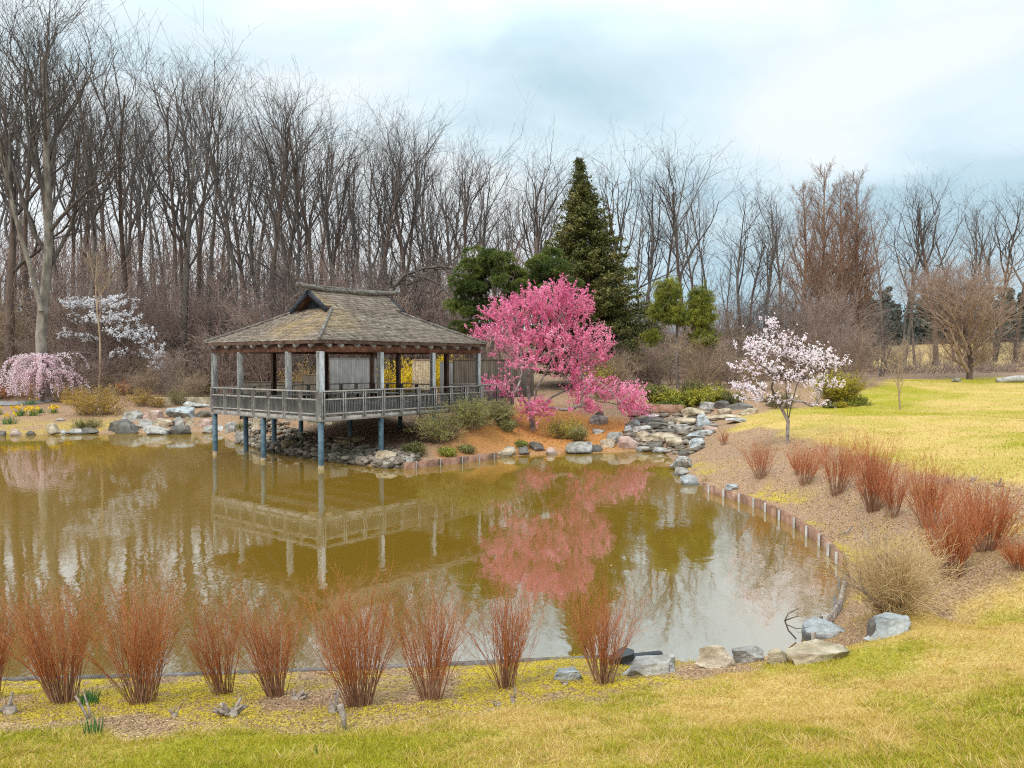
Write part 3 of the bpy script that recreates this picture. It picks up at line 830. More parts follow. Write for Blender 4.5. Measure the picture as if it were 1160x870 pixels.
fence('low_fence', 'low dark slatted fence behind the left half of the pavilion', w(272, 49), w(343, 50), 3.0, 5, 'fence_dark')
fence('low_fence', 'short grey rail gate right of the low slatted fence', w(343.5, 50), w(368, 50), 3.45, 2, 'fence_dark')
# flat bench table seen in front of the grey fence panel
tb = thing('table', 'small dark wooden table on the ground before the grey board fence panel', 'table', (*w(408, 47.5), h1(*w(408, 47.5))), .2)
MB().box((0, 0, .95), (1.7, .7, .07)).build('table_top', M['wood_brown'], tb)
for sx in (-.7, .7):
    for sy in (-.25, .25): MB().box((sx, sy, .45), (.09, .09, .93)).build('leg', M['wood_brown'], tb)

# ------------------------------------------------------------------ timber edging along the water
def edging(name, label, pts, z0, z1, wd, mat_, stake_mat=None, every=1.15, off=0.09):
    P = np.array(pts)
    th = thing(name, label, 'edging', (P[0, 0], P[0, 1], 0))
    R = P - P[0]
    plank = MB()
    for a_, b_ in zip(R[:-1], R[1:]):
        hm = (z1 + z0) / 2
        plank.beam((*a_, hm), (*b_, hm), wd, z1 - z0, float(rng.uniform(.3, .7)))
    plank.build('plank', M[mat_], th)
    if stake_mat:
        seg = np.linalg.norm(np.diff(R, axis=0), axis=1); cum = np.append(0, np.cumsum(seg))
        k = .5
        while k < cum[-1]:
            i = min(np.searchsorted(cum, k) - 1, len(seg) - 1)
            d = (R[i + 1] - R[i]) / seg[i]
            q = R[i] + d * (k - cum[i])
            nn = np.array([d[1], -d[0]])
            if not in_poly(POND, *(P[0] + q + nn * .3)): nn = -nn
            q = q + nn * off
            MB().box((*q, (z1 + .03 - .4) / 2), (.045, .045, z1 + .43), math.atan2(d[1], d[0])).build('stake', M[stake_mat], th)
            k += every * rng.uniform(.8, 1.2)
    return th
def dens(pp, n=3):
    P = np.array(pp); out = []
    for a_, b_ in zip(P[:-1], P[1:]):
        for k in range(n): out.append(a_ + (b_ - a_) * k / n)
    out.append(P[-1]); return out
edging('timber_edging', 'long curved rusty brown timber edging with grey stakes round the right bank of the pond',
       dens([G(*p, .12) for p in [(797, 551), (822, 559), (862, 571), (902, 592), (932, 612), (953, 634)]], 2), -.3, .24, .09, 'timber_rust', 'timber_pale', .95)
edging('timber_edging', 'weathered grey edging board turning toward the foreground rocks at the right shore',
       [G(*p, .12) for p in [(958, 652), (951, 684), (938, 704), (921, 721)]], -.3, .17, .05, 'driftwood', 'timber_dark', 1.3)
edging('timber_edging', 'long thin dark edging along the near shore behind the red twig shrubs',
       [G(*p, .10) for p in [(-200, 771), (0, 770), (150, 766), (300, 761), (400, 757), (560, 750), (705, 743.5)]], -.3, .12, .07, 'timber_dark')
edging('timber_edging', 'short reddish timber edging with pale stakes below the pink cherry bank',
       [G(*p, .1) for p in [(458, 529), (500, 524.5), (530, 521), (563, 517)]], -.3, .27, .10, 'timber_rust', 'timber_pale', 1.05)
edging('timber_edging', 'small brown timber wall with thin stakes at the top of the rocky cascade',
       [(ground(728, 468)[0], ground(728, 468)[1]), (ground(775, 468)[0], ground(775, 468)[1])], h1(*ground(750, 468)[:2]) - .3, h1(*ground(750, 468)[:2]) + .5, .1, 'timber_rust', 'timber_pale', .6)
# ------------------------------------------------------------------ trees: generators
def polyl(rng, P0, D0, Ln, n, wander, up, droop=0.0):
    """batch of wandering polylines: P0 (B,3), D0 (B,3), Ln (B,) -> (B,n+1,3)"""
    B = len(P0)
    out = np.empty((B, n + 1, 3)); out[:, 0] = P0
    d = unit(D0); st = (Ln / n)[:, None]
    for i in range(n):
        d = unit(d + rng.normal(size=(B, 3)) * wander + np.array([0, 0, up - droop * (i / n)]))
        out[:, i + 1] = out[:, i] + d * st
    return out
def children(rng, P, R, Ln, cnt, t0, t1, ang, ang_j, ratio, rk, profile=None, fork=0.0):
    """sample cnt branch starts on every parent polyline"""
    B, n = P.shape[:2]
    t = (np.arange(cnt)[None] + rng.uniform(.1, .9, (B, cnt))) / cnt * (t1 - t0) + t0
    f = t * (n - 1); i = np.minimum(f.astype(int), n - 2); fr = (f - i)[..., None]
    bi = np.arange(B)[:, None]
    a, c = P[bi, i], P[bi, i + 1]
    pos = a + (c - a) * fr
    tan = unit(c - a)
    rr = R[bi, i] * (1 - fr[..., 0]) + R[bi, i + 1] * fr[..., 0]
    az = np.arange(cnt)[None] * 2.4 + rng.uniform(0, 6.28, (B, 1)) + rng.normal(0, .5, (B, cnt))
    ref = np.where(np.abs(tan[..., 2:3]) < .9, [[[0, 0, 1.0]]], [[[1.0, 0, 0]]])
    u = unit(np.cross(tan, np.broadcast_to(ref, tan.shape))); v = np.cross(tan, u)
    an = np.radians(ang + rng.normal(0, ang_j, (B, cnt)))
    isf = rng.uniform(size=(B, cnt)) < fork
    an = np.where(isf, an * .55, an)
    d = tan * np.cos(an)[..., None] + (u * np.cos(az)[..., None] + v * np.sin(az)[..., None]) * np.sin(an)[..., None]
    ln = Ln[:, None] * ratio * rng.uniform(.7, 1.25, (B, cnt)) * np.where(isf, 1.45, 1)
    if profile is not None: ln = ln * profile(t)
    r = np.minimum(rr * .8, np.where(isf, rr * .8, rr * rk))
    return pos.reshape(-1, 3), d.reshape(-1, 3), ln.ravel(), r.ravel()
def taper(r, n, end): return r[:, None] * np.linspace(1, end, n)[None] ** 1.0

def tall_tree(seed, H0=26, r0=.30, t0=.42, nl=13, ang=36, up=.13, ratio=.28, n2=5, n3=4, n4=2, lean=.0, rmin=.009, trunk_end=.2, prof=None, fork=.35, wand=.15):
    rng = np.random.default_rng(seed)
    P = polyl(rng, np.array([[0, 0, -.4]]), np.array([[lean, rng.normal(0, .02), 1.0]]), np.array([H0 * .93]), 16, .035, .035)
    R = np.maximum(r0 * np.linspace(1, trunk_end, 17) ** .9, .03)[None].copy(); R[0, 0] *= 1.35; R[0, 1] *= 1.05
    tr = MB().tubes(P, R, 9)
    br = MB()
    prof = prof or (lambda t: 1.15 - .55 * (t - t0) / (1 - t0))
    p, d, ln, r = children(rng, P, R, np.array([H0]), nl, t0, .98, ang, 8, ratio, .55, prof, fork)
    ln = np.minimum(ln, (H0 - p[:, 2]) * 1.05 + 1.0)
    P1 = polyl(rng, p, d, ln, 7, wand, up); R1 = np.maximum(taper(r, 8, .22), rmin * 1.3)
    br.tubes(P1, R1, 5)
    p, d, l2, r = children(rng, P1, R1, ln, n2, .2, .98, 38, 10, .42, .6, None, .25)
    P2 = polyl(rng, p, d, l2, 5, wand * 1.15, up * .6); R2 = np.maximum(taper(r, 6, .3), rmin)
    br.tubes(P2, R2, 4)
    p, d, l3, r = children(rng, P2, R2, l2, n3, .2, .98, 36, 10, .5, .6, None, .2)
    P3 = polyl(rng, p, d, l3, 4, wand * .9, up * .4); R3 = np.maximum(taper(r, 5, .45), rmin * .75)
    br.tubes(P3, R3, 3)
    if n4:
        p, d, l4, r = children(rng, P3, R3, l3, n4, .3, .98, 34, 10, .6, .7)
        P4 = polyl(rng, p, d, l4, 2, wand * .6, up * .3); R4 = np.maximum(taper(r, 3, .5), rmin * .6)
        br.tubes(P4, R4, 3)
    zt = np.percentile(np.concatenate(br.V)[:, 2], 99.7)          # normalise so the crown tops out at H0
    for q in (tr, br): q.xform(lambda v: v * [1, 1, H0 / zt])
    return tr, br

def bush_tree(seed, H0=6.0, n0=7, spread=.55, r0=.05, n1=7, n2=6, n3=4, rmin=.011, up=.08, wander=.12):
    """multi-stemmed bare shrub or sapling"""
    rng = np.random.default_rng(seed)
    az = rng.uniform(0, 6.28, n0)
    D = np.stack([np.cos(az) * spread * rng.uniform(.2, 1, n0), np.sin(az) * spread * rng.uniform(.2, 1, n0), np.ones(n0)], 1)
    P0 = np.stack([rng.normal(0, .12, n0), rng.normal(0, .12, n0), np.full(n0, -.2)], 1)
    ln = H0 * rng.uniform(.7, 1.05, n0)
    P = polyl(rng, P0, D, ln, 8, wander * .7, up); R = taper(r0 * rng.uniform(.6, 1.1, n0), 9, .25)
    R = np.maximum(R, rmin * 1.2)
    st = MB().tubes(P, R, 6); tw = MB()
    p, d, l1, r = children(rng, P, R, ln, n1, .15, .98, 42, 10, .4, .6)
    P1 = polyl(rng, p, d, l1, 5, wander * 1.2, up); R1 = np.maximum(taper(r, 6, .35), rmin); tw.tubes(P1, R1, 4)
    p, d, l2, r = children(rng, P1, R1, l1, n2, .15, .98, 40, 12, .5, .7)
    P2 = polyl(rng, p, d, l2, 4, wander * 1.3, up * .5); R2 = np.maximum(taper(r, 5, .5), rmin * .8); tw.tubes(P2, R2, 3)
    if n3:
        p, d, l3, r = children(rng, P2, R2, l2, n3, .2, .98, 38, 12, .6, .7)
        P3 = polyl(rng, p, d, l3, 2, wander, up * .3); R3 = np.maximum(taper(r, 3, .5), rmin * .65); tw.tubes(P3, R3, 3)
    return st, tw

def colonize(rng, nodes, targets, step=.35, wig=.12, angw=.6):
    """grow a branching skeleton from nodes [(p, parent)] out to every target"""
    P = [np.array(p, float) for p, _ in nodes]; par = [q for _, q in nodes]
    arr = np.zeros((len(P) + len(targets) * 14, 3)); dirs = np.zeros_like(arr)
    n = len(P); arr[:n] = P
    for i in range(n): dirs[i] = unit(P[i] - P[par[i]]) if par[i] >= 0 else (0, 0, 1)
    root = P[0]
    for tg in targets[np.argsort(np.linalg.norm(targets - root, axis=1))]:
        v = tg - arr[:n]; dist = np.linalg.norm(v, axis=1)
        cosv = np.einsum('ij,ij->i', v, dirs[:n]) / np.maximum(dist, 1e-6)
        cost = dist * (1 + angw * (1 - cosv))
        i = int(np.argmin(cost))
        k = max(1, int(round(dist[i] / step)))
        if n + k >= len(arr): break
        p0, d0 = arr[i].copy(), dirs[i]
        pr = i
        for j in range(1, k + 1):
            f = j / k
            q = p0 + (tg - p0) * f + d0 * dist[i] * .22 * f * (1 - f) * 2 + (rng.normal(0, wig * step, 3) if j < k else 0)
            arr[n] = q; dirs[n] = unit(q - arr[pr]); par.append(pr); pr = n; n += 1
    return arr[:n].copy(), np.array(par)
def skel_tubes(mb, arr, par, r_tip, power=2.4, rmax=1e9, kmin=3, kbig=8, tone=.5, split=None):
    n = len(arr)
    ch = [[] for _ in range(n)]
    for i, p in enumerate(par):
        if p >= 0: ch[p].append(i)
    w = np.zeros(n)
    for i in range(n - 1, -1, -1):
        w[i] = r_tip ** power if not ch[i] else sum(w[c] for c in ch[i])
    r = np.minimum(w ** (1 / power), rmax)
    starts = [i for i in range(n) if par[i] < 0]
    st = [(s, None) for s in starts]
    while st:
        s, pre = st.pop()
        chain = [pre, s] if pre is not None else [s]
        i = s
        while ch[i]:
            b = max(ch[i], key=lambda c: w[c])
            for c in ch[i]:
                if c != b: st.append((c, i))
            chain.append(b); i = b
        if len(chain) < 2: continue
        rr = r[chain].copy()
        if pre is not None: rr[0] = min(rr[0], rr[1] * 1.15)
        k = kbig if rr.max() > .06 else (5 if rr.max() > .025 else kmin)
        dst = mb if split is None or pre is None else split
        dst.tubes(arr[chain], rr, k, tone)
    tips = np.array([i for i in range(n) if not ch[i]])
    return r, tips
def lobes(rng, L_, n):
    """points inside ellipsoids (x,y,z,rx,ry,rz,weight), denser toward the skin"""
    W = np.array([q[6] for q in L_], float); W /= W.sum()
    k = rng.choice(len(L_), n, p=W)
    Q = np.array(L_)[k]
    d = unit(rng.normal(size=(n, 3))) * (rng.uniform(0, 1, (n, 1)) ** .42)
    return Q[:, :3] + d * Q[:, 3:6]

def plant_thing(name, label, cat, loc, parts, rz=0, group=None, scale=None):
    th = thing(name, label, cat, loc, rz, group, scale)
    for nm, mb, mt in parts:
        mb.build(nm, M[mt], th, smooth=nm in ('trunk', 'branches', 'stems'))
    return th

# ------------------------------------------------------------------ the bare wood
WOOD = 'bare trees of the wood behind the pond'
protos = []
specs = [dict(seed=1, H0=26, r0=.28, nl=11), dict(seed=2, H0=26, r0=.31, t0=.52, nl=10, ang=32, up=.16), dict(seed=3, H0=26, r0=.25, t0=.45, nl=12, ang=38), dict(seed=4, H0=26, r0=.36, t0=.4, nl=11, ang=44, up=.18, ratio=.36),
         dict(seed=5, H0=26, r0=.22, t0=.58, nl=10, ang=32, up=.16, ratio=.24), dict(seed=6, H0=26, r0=.27, t0=.5, nl=10, ang=34, fork=.5), dict(seed=7, H0=26, r0=.23, t0=.48, nl=11, ang=38, lean=.03), dict(seed=8, H0=26, r0=.30, t0=.46, nl=10, ang=36, fork=.45, lean=-.04)]
def proto_tree(parts, mt=('bark_grey', 'twig_dark'), name='bare_tree'):
    th = thing(name, None, 'tree')
    parts[0].build('trunk', M[mt[0]], th, smooth=True)
    parts[1].build('branches', M[mt[1]], th, smooth=True)
    return th
for i, s_ in enumerate(specs):
    protos.append(proto_tree(tall_tree(**s_), [('bark_grey', 'twig_dark'), ('bark_brown', 'twig_dark')][i % 2]))
used = set()
def put(proto, loc, rz, scale, label, group=None, lib=None):
    o = proto if id(proto) not in used else dup(proto)
    used.add(id(proto))
    o.location = loc; o.rotation_euler = (0, 0, rz); o.scale = scale if hasattr(scale, '__len__') else (scale,) * 3
    if 'group' in o: del o['group']
    return tag(o, label, None, group)
rng = np.random.default_rng(77)
front = [(8, 62, -10, 3, 'bare tree at the left border of the photo, just left of the massive pale tree'),
 (108, 66, 22, 2, 'bare tree rising behind the left half of the white magnolia'),
 (150, 70, 40, 5, 'bare tree rising behind the right half of the white magnolia'),
 (207, 66, 30, 0, 'tall round-topped bare tree standing above all others left of the pavilion'),
 (238, 74, 62, 4, 'slim bare tree above the left corner post of the pavilion'),
 (265, 72, 52, 6, 'bare tree above the middle of the pavilion\'s left eave'),
 (302, 70, 76, 1, 'tall bare tree between the left eave and the gable of the pavilion'),
 (334, 76, 88, 2, 'bare tree right behind the small gable of the pavilion'),
 (356, 74, 84, 7, 'leaning bare tree just right of the pavilion gable'),
 (387, 78, 98, 0, 'bare tree above the left half of the pavilion ridge'),
 (415, 80, 110, 5, 'bare tree above the middle of the pavilion ridge'),
 (432, 86, 114, 4, 'slim bare tree above the right half of the pavilion ridge'),
 (457, 84, 124, 3, 'wide-limbed bare tree at the right end of the pavilion ridge'),
 (488, 80, 126, 6, 'bare tree above the right slope of the pavilion roof'),
 (522, 86, 134, 1, 'bare tree above the left part of the rounded pine'),
 (547, 84, 148, 2, 'bare tree above the middle of the rounded pine'),
 (585, 88, 150, 5, 'bare tree above the gap of the rounded pine and the pointed conifer'),
 (614, 86, 146, 7, 'bare tree touching the left flank of the pointed conifer'),
 (642, 94, 172, 4, 'slim bare tree directly behind the tip of the pointed conifer'),
 (704, 82, 150, 3, 'big spreading bare tree just right of the pointed conifer'),
 (726, 88, 158, 0, 'bare tree to the left above the green weeping cedar'),
 (748, 90, 152, 6, 'bare tree straight above the left crown of the green weeping cedar'),
 (777, 94, 165, 1, 'bare tree straight above the right crown of the green weeping cedar'),
 (803, 100, 188, 4, 'slim bare tree in the gap right of the green weeping cedar'),
 (838, 98, 190, 2, 'bare tree above the left side of the pale pink cherry'),
 (862, 94, 182, 0, 'tall bare tree above the middle of the pale pink cherry'),
 (884, 96, 196, 5, 'bare tree above the right side of the pale pink cherry'),
 (1002, 104, 206, 6, 'bare tree between the reddish redwoods and the dark far evergreens'),
 (1024, 100, 196, 2, 'bare tree above the thin sapling on the lawn'),
 (1060, 92, 186, 3, 'very wide bare tree left of and behind the round bare tree'),
 (1092, 100, 200, 0, 'bare tree behind the top of the round bare tree'),
 (1126, 104, 206, 7, 'leaning bare tree right of and behind the round bare tree'),
 (1150, 98, 196, 1, 'last tall bare tree toward the right border of the photo')]
for px, Y, top, k, lab in front:
    x_, y_, z_ = on(px, Y)
    hgt = AT(px, top, Y)[2] - z_
    put(protos[k], (x_, y_, z_), rng.uniform(0, 6.28), (hgt / 26 * rng.uniform(.9, 1.05), hgt / 26 * rng.uniform(.9, 1.05), hgt / 26), lab)
def skyline(px):
    return np.interp(px, [-80, 0, 60, 130, 200, 300, 400, 500, 600, 700, 800, 900, 1000, 1100, 1240], [-40, -20, 0, 35, 35, 70, 105, 128, 148, 155, 180, 186, 198, 195, 200])
bands = [(-60, 240, 'slender bare tree deep in the wood left of the pavilion, one of many alike', 26), (240, 560, 'slender bare tree deep in the wood behind the pavilion, one of many alike', 30),
         (560, 830, 'slender bare tree deep in the wood behind the evergreens, one of many alike', 13), (830, 1220, 'slender bare tree in the thin wood beyond the right lawn, one of many alike', 12)]
for a_, b_, lab, n_ in bands:
    for i in range(n_):
        px = a_ + (b_ - a_) * (i + rng.uniform(0, 1)) / n_
        Y = rng.uniform(80, 122) + (14 if px > 560 else 0)
        x_, y_, z_ = on(px, Y)
        hgt = AT(px, skyline(px) + rng.uniform(10, 95), Y)[2] - z_
        s_ = max(hgt, 8) / 26
        put(protos[int(rng.integers(0, 8))], (x_, y_, z_), rng.uniform(0, 6.28), (s_ * .85, s_ * .85, s_), lab, lab.split(',')[0].replace('slender bare tree', 'slender bare trees'))
# reddish dawn redwoods beyond the pale cherry
red = []
for sd in (21, 22):
    red.append(proto_tree(tall_tree(sd, H0=22, r0=.38, t0=.16, nl=44, ang=62, up=.11, ratio=.22, n2=8, n3=5, n4=2, rmin=.011, trunk_end=.06, fork=0, wand=.10,
               prof=lambda t: 1.35 - 1.15 * (t - .16) / .84), ('twig_rust', 'twig_rust'), 'redwood_tree'))
for px, Y, top, k, lab in [(903, 84, 205, 1, 'leftmost of the reddish-brown conical bare redwoods behind the pale pink cherry'), (936, 78, 184, 0, 'tallest of the reddish-brown conical bare redwoods'),
                           (953, 86, 200, 1, 'reddish-brown bare redwood just right of the tallest redwood'), (973, 84, 192, 0, 'rightmost of the reddish-brown conical bare redwoods')]:
    x_, y_, z_ = on(px, Y); hgt = AT(px, top, Y)[2] - z_
    put(red[k], (x_, y_, z_), rng.uniform(0, 6.28), (hgt / 22 * .78, hgt / 22 * .78, hgt / 22), lab, 'reddish redwoods')

# the massive pale tree at left
tr, br = tall_tree(31, H0=33, r0=.44, t0=.36, nl=12, ang=32, up=.2, lean=-.11, ratio=.36, n2=7, n3=5, n4=3, fork=.35, rmin=.016, trunk_end=.3)
rg = np.random.default_rng(4)
sec = polyl(rg, np.array([[-.2, -.05, 6.4]]), np.array([[-.17, -.1, 1.0]]), np.array([20.0]), 12, .05, .02); sr = np.linspace(.19, .05, 13)[None]
tr.tubes(sec, sr, 8)
p, d, ln, r = children(rg, sec, sr, np.array([18.0]), 10, .3, .98, 40, 8, .3, .55, None, .3)
P1 = polyl(rg, p, d, ln, 6, .12, .15); R1 = np.maximum(taper(r, 7, .25), .02); br.tubes(P1, R1, 5)
p, d, l2, r = children(rg, P1, R1, ln, 6, .2, .98, 38, 10, .45, .6); P2 = polyl(rg, p, d, l2, 4, .14, .1); R2 = np.maximum(taper(r, 5, .3), .015); br.tubes(P2, R2, 3)
p, d, l3, r = children(rg, P2, R2, l2, 5, .2, .98, 38, 10, .5, .6); P3 = polyl(rg, p, d, l3, 3, .14, .05); R3 = np.maximum(taper(r, 4, .4), .01); br.tubes(P3, R3, 3)
x_, y_, z_ = on(52, 58)
plant_thing('bare_tree', 'massive pale-barked tree with a second leaning stem standing behind the weeping cherry', 'tree', (x_, y_, z_), [('trunk', tr, 'bark_pale'), ('branches', br, 'bark_grey')])
# thin pale pole-like sapling before the magnolia
tr, br = tall_tree(35, H0=12, r0=.09, t0=.5, nl=8, ang=30, ratio=.2, n2=5, n3=4, n4=0, rmin=.01)
x_, y_, z_ = on(111, 58)
plant_thing('sapling', 'thin straight tan sapling standing in front of the white magnolia', 'tree', (x_, y_, z_), [('trunk', tr, 'twig_tan'), ('branches', br, 'twig_tan')])
# arching bare tree to the right of the pavilion roof
rg = np.random.default_rng(8)
ar = MB(); tw = MB()
pts = np.array([AT(440, 345, 60), AT(446, 325, 60), AT(458, 312, 60), AT(478, 304, 60), AT(500, 302, 60), AT(522, 306, 60), AT(540, 314, 60)])
base = np.array(on(436, 60)) + [0, 0, -.3]
Pm = np.concatenate([[base, base + (pts[0] - base) * .5 + [.2, 0, 0]], pts]) - base
Rm = np.linspace(.24, .05, len(Pm)); ar.tubes(Pm, Rm, 8)
Pb = np.array([Pm[4], AT(480, 314, 60) - base, AT(497, 322, 60.4) - base, AT(510, 336, 60.6) - base]); ar.tubes(Pb, np.array([.12, .09, .06, .03]), 6)
p, d, ln, r = children(rg, Pm[None], Rm[None], np.array([16.0]), 26, .35, .98, 55, 12, .14, .5); P1 = polyl(rg, p, d, ln, 5, .16, .1); R1 = np.maximum(taper(r, 6, .3), .014); tw.tubes(P1, R1, 4)
p, d, l2, r = children(rg, P1, R1, ln, 7, .15, .98, 40, 10, .45, .6); P2 = polyl(rg, p, d, l2, 3, .16, .05); R2 = np.maximum(taper(r, 4, .4), .011); tw.tubes(P2, R2, 3)
plant_thing('arching_tree', 'bare tree whose bent trunk arches to the right behind the pavilion roof', 'tree', tuple(base), [('trunk', ar, 'bark_grey'), ('branches', tw, 'twig_dark')])

# understorey of bare shrubs and saplings
ush = []
for i, (sd, kw, mt) in enumerate([(41, {}, 'twig_mauve'), (42, dict(n0=10, spread=.8, H0=5), 'twig_mauve'), (43, dict(n0=5, spread=.35, H0=8), 'twig_dark'), (44, dict(n0=12, spread=1.0, H0=4.5), 'twig_tan'), (45, dict(n0=9, spread=.7, H0=6), 'twig_mauve')]):
    st, tw = bush_tree(sd, **kw)
    th = thing('bare_shrub', None, 'shrub')
    st.build('stems', M['twig_dark' if i == 2 else mt], th, smooth=True); tw.build('twigs', M[mt], th, smooth=True)
    ush.append(th)
ub = [(-40, 240, 'bare twiggy shrub in the brown undergrowth left of the pavilion, one of many alike', 30, 62, 82, (5, 10)), (230, 530, 'bare twiggy shrub in the brown undergrowth behind the pavilion, one of many alike', 36, 58, 80, (5, 10)),
      (690, 860, 'bare twiggy shrub in the brown undergrowth behind the green weeping cedar, one of many alike', 18, 62, 90, (4, 7)), (860, 1000, 'bare twiggy shrub in the brown undergrowth beyond the pale pink cherry, one of many alike', 16, 60, 88, (4, 7)),
      (1000, 1200, 'bare twiggy shrub along the far edge of the right lawn, one of many alike', 12, 76, 92, (2.5, 4.5))]
for a_, b_, lab, n_, y0, y1, (h0_, h1_) in ub:
    for i in range(n_):
        px = a_ + (b_ - a_) * (i + rng.uniform(0, 1)) / n_
        Y = rng.uniform(y0, y1); x_, y_, z_ = on(px, Y)
        k = int(rng.integers(0, 5)); s_ = rng.uniform(h0_, h1_) / 6.2
        put(ush[k], (x_, y_, z_), rng.uniform(0, 6.28), (s_ * rng.uniform(.9, 1.3), s_ * rng.uniform(.9, 1.3), s_), lab, lab.split(',')[0].replace('bare twiggy shrub', 'bare twiggy shrubs'))
# far wood that reads as one mass: many stems and twig tufts up the hill
dw = MB(); rg = np.random.default_rng(61)
n_ = 560
pxs = rg.uniform(-520, 700, n_); Ys = rg.uniform(100, 170, n_)
X_ = (pxs - CX) / F * Ys; Zg = H(X_, Ys)
P0 = np.stack([X_, Ys, Zg - .3], 1); hh = rg.uniform(11, 19, n_)
Pd = polyl(rg, P0, np.tile([0, 0, 1.0], (n_, 1)) + rg.normal(0, .05, (n_, 3)), hh, 7, .06, .05); Rd = taper(rg.uniform(.10, .22, n_), 8, .25)
dw.tubes(Pd, Rd, 4)
p, d, ln, r = children(rg, Pd, Rd, hh, 9, .25, .98, 40, 10, .25, .6); P1 = polyl(rg, p, d, ln, 4, .14, .12); R1 = np.maximum(taper(r, 5, .3), .03); dw.tubes(P1, R1, 3)
p, d, l2, r = children(rg, P1, R1, ln, 5, .2, .98, 38, 10, .5, .6); P2 = polyl(rg, p, d, l2, 2, .14, .1); R2 = np.maximum(taper(r, 3, .5), .022); dw.tubes(P2, R2, 3)
tag(dw.build('distant_woods', M['twig_mauve'], None), 'brown mass of bare trees and brush filling the hillside far behind the pond', 'woods', kind='stuff')
# low brush mass under the trees
ub_ = MB(); n_ = 2500
pxs = rg.uniform(-500, 1250, n_); Ys = rg.uniform(62, 105, n_) + np.where(pxs > 560, 12, 0)
keep = (pxs < 990); pxs, Ys = pxs[keep], Ys[keep]; n_ = len(pxs)
X_ = (pxs - CX) / F * Ys; Zg = H(X_, Ys)
hh = rg.uniform(1.2, 4.0, n_) * np.where(pxs < 560, 1.3, .8)
P0 = np.stack([X_, Ys, Zg - .1], 1)
Pd = polyl(rg, P0, np.tile([0, 0, 1.0], (n_, 1)) + rg.normal(0, .4, (n_, 3)), hh, 4, .14, .02); Rd = taper(np.full(n_, .022), 5, .5)
ub_.tubes(Pd, Rd, 3)
p, d, ln, r = children(rg, Pd, Rd, hh, 8, .1, .98, 42, 12, .4, .8); P1 = polyl(rg, p, d, ln, 3, .2, .03); R1 = np.maximum(taper(r, 4, .5), .013); ub_.tubes(P1, R1, 3)
n_ = 500; pxs = rg.uniform(985, 1240, n_); Ys = rg.uniform(72, 79, n_); X_ = (pxs - CX) / F * Ys; hh = rg.uniform(.4, 1.5, n_) * (.4 + 1.1 * vnoise(X_ * .5, Ys * .5, 3))
Pd = polyl(rg, np.stack([X_, Ys, H(X_, Ys) - .1], 1), np.tile([0, 0, 1.0], (n_, 1)) + rg.normal(0, .5, (n_, 3)), hh, 4, .16, .02); Rd = taper(np.full(n_, .022), 5, .5); ub_.tubes(Pd, Rd, 3)
p, d, ln, r = children(rg, Pd, Rd, hh, 8, .1, .98, 42, 12, .5, .8); P1 = polyl(rg, p, d, ln, 3, .2, .03); ub_.tubes(P1, np.maximum(taper(r, 4, .5), .013), 3)
tag(ub_.build('undergrowth', M['twig_mauve'], None), 'brown twiggy undergrowth covering the floor of the bare wood', 'undergrowth', kind='stuff')
# dark far evergreens beyond the field
fe = MB()
for i in range(70):
    px = rg.uniform(960, 1230); Y = rg.uniform(205, 240); x_, y_, z_ = on(px, Y); hgt = rg.uniform(9, 17)
    for k in range(9):
        zz = hgt * k / 9; rr = (1 - k / 9) * hgt * .26 + .3
        c = np.stack([x_ + rg.normal(0, rr * .5, 26), Y + rg.normal(0, rr * .5, 26), np.full(26, z_ + zz) + rg.normal(0, .5, 26)], 1)
        fe.cards(c, rg.uniform(1.0, 2.0, 26), rg, rg.uniform(0, .6, 26))
tag(fe.build('distant_evergreens', M['far_evergreen_hazed'], None), 'dark band of evergreens at the far side of the yellow field', 'woods', kind='stuff')

# big round bare tree on the far lawn edge, and thin sapling on the lawn
st, tw = tall_tree(52, H0=9.8, r0=.17, t0=.07, nl=38, ang=38, up=.13, ratio=.42, n2=9, n3=6, n4=3, rmin=.011, trunk_end=.12, fork=.1, wand=.09, prof=lambda t: .55 + .75 * np.sin(np.pi * np.clip(t * 1.05, 0, 1)) * (1.15 - .6 * t))
x_, y_, z_ = on(1098, 64)
plant_thing('round_bare_tree', 'broad rounded light brown bare tree branching from the ground at the far lawn edge', 'tree', (x_, y_, z_), [('trunk', st, 'bark_brown'), ('branches', tw, 'twig_pink')], scale=(1.4, 1.4, 1.05))
tr, br = tall_tree(53, H0=4.6, r0=.06, t0=.28, nl=12, ang=30, up=.12, ratio=.32, n2=5, n3=4, n4=0, rmin=.007)
x_, y_, z_ = ground(1020, 464)
plant_thing('sapling', 'small thin bare sapling standing alone on the right lawn', 'tree', (x_, y_, z_), [('trunk', tr, 'twig_tan'), ('branches', br, 'twig_tan')], scale=.86)
for px, Y, sd, lab, h_ in [(795, 50, 54, 'grey multi-stemmed bare shrub right of the green weeping cedar trunk', 3.6), (965, 56, 55, 'dense dark twiggy bare shrub right of the golden evergreen bush', 4.2), (700, 50, 56, 'rounded tan bare shrub between the pink cherry and the weeping cedar', 2.6),
                            (745, 56, 57, 'brown bare shrub just left of the weeping cedar trunk', 3.2), (925, 58, 58, 'pinkish bare shrub behind the right side of the pale pink cherry', 4.6)]:
    st, tw = bush_tree(sd, H0=h_, n0=9, spread=.8, r0=.05, n1=8, n2=6, n3=3, rmin=.009, up=.05)
    x_, y_, z_ = on(px, Y)
    plant_thing('bare_shrub', lab, 'shrub', (x_, y_, z_), [('stems', st, 'twig_tan'), ('twigs', tw, 'twig_mauve' if sd in (55, 58) else 'twig_tan')])

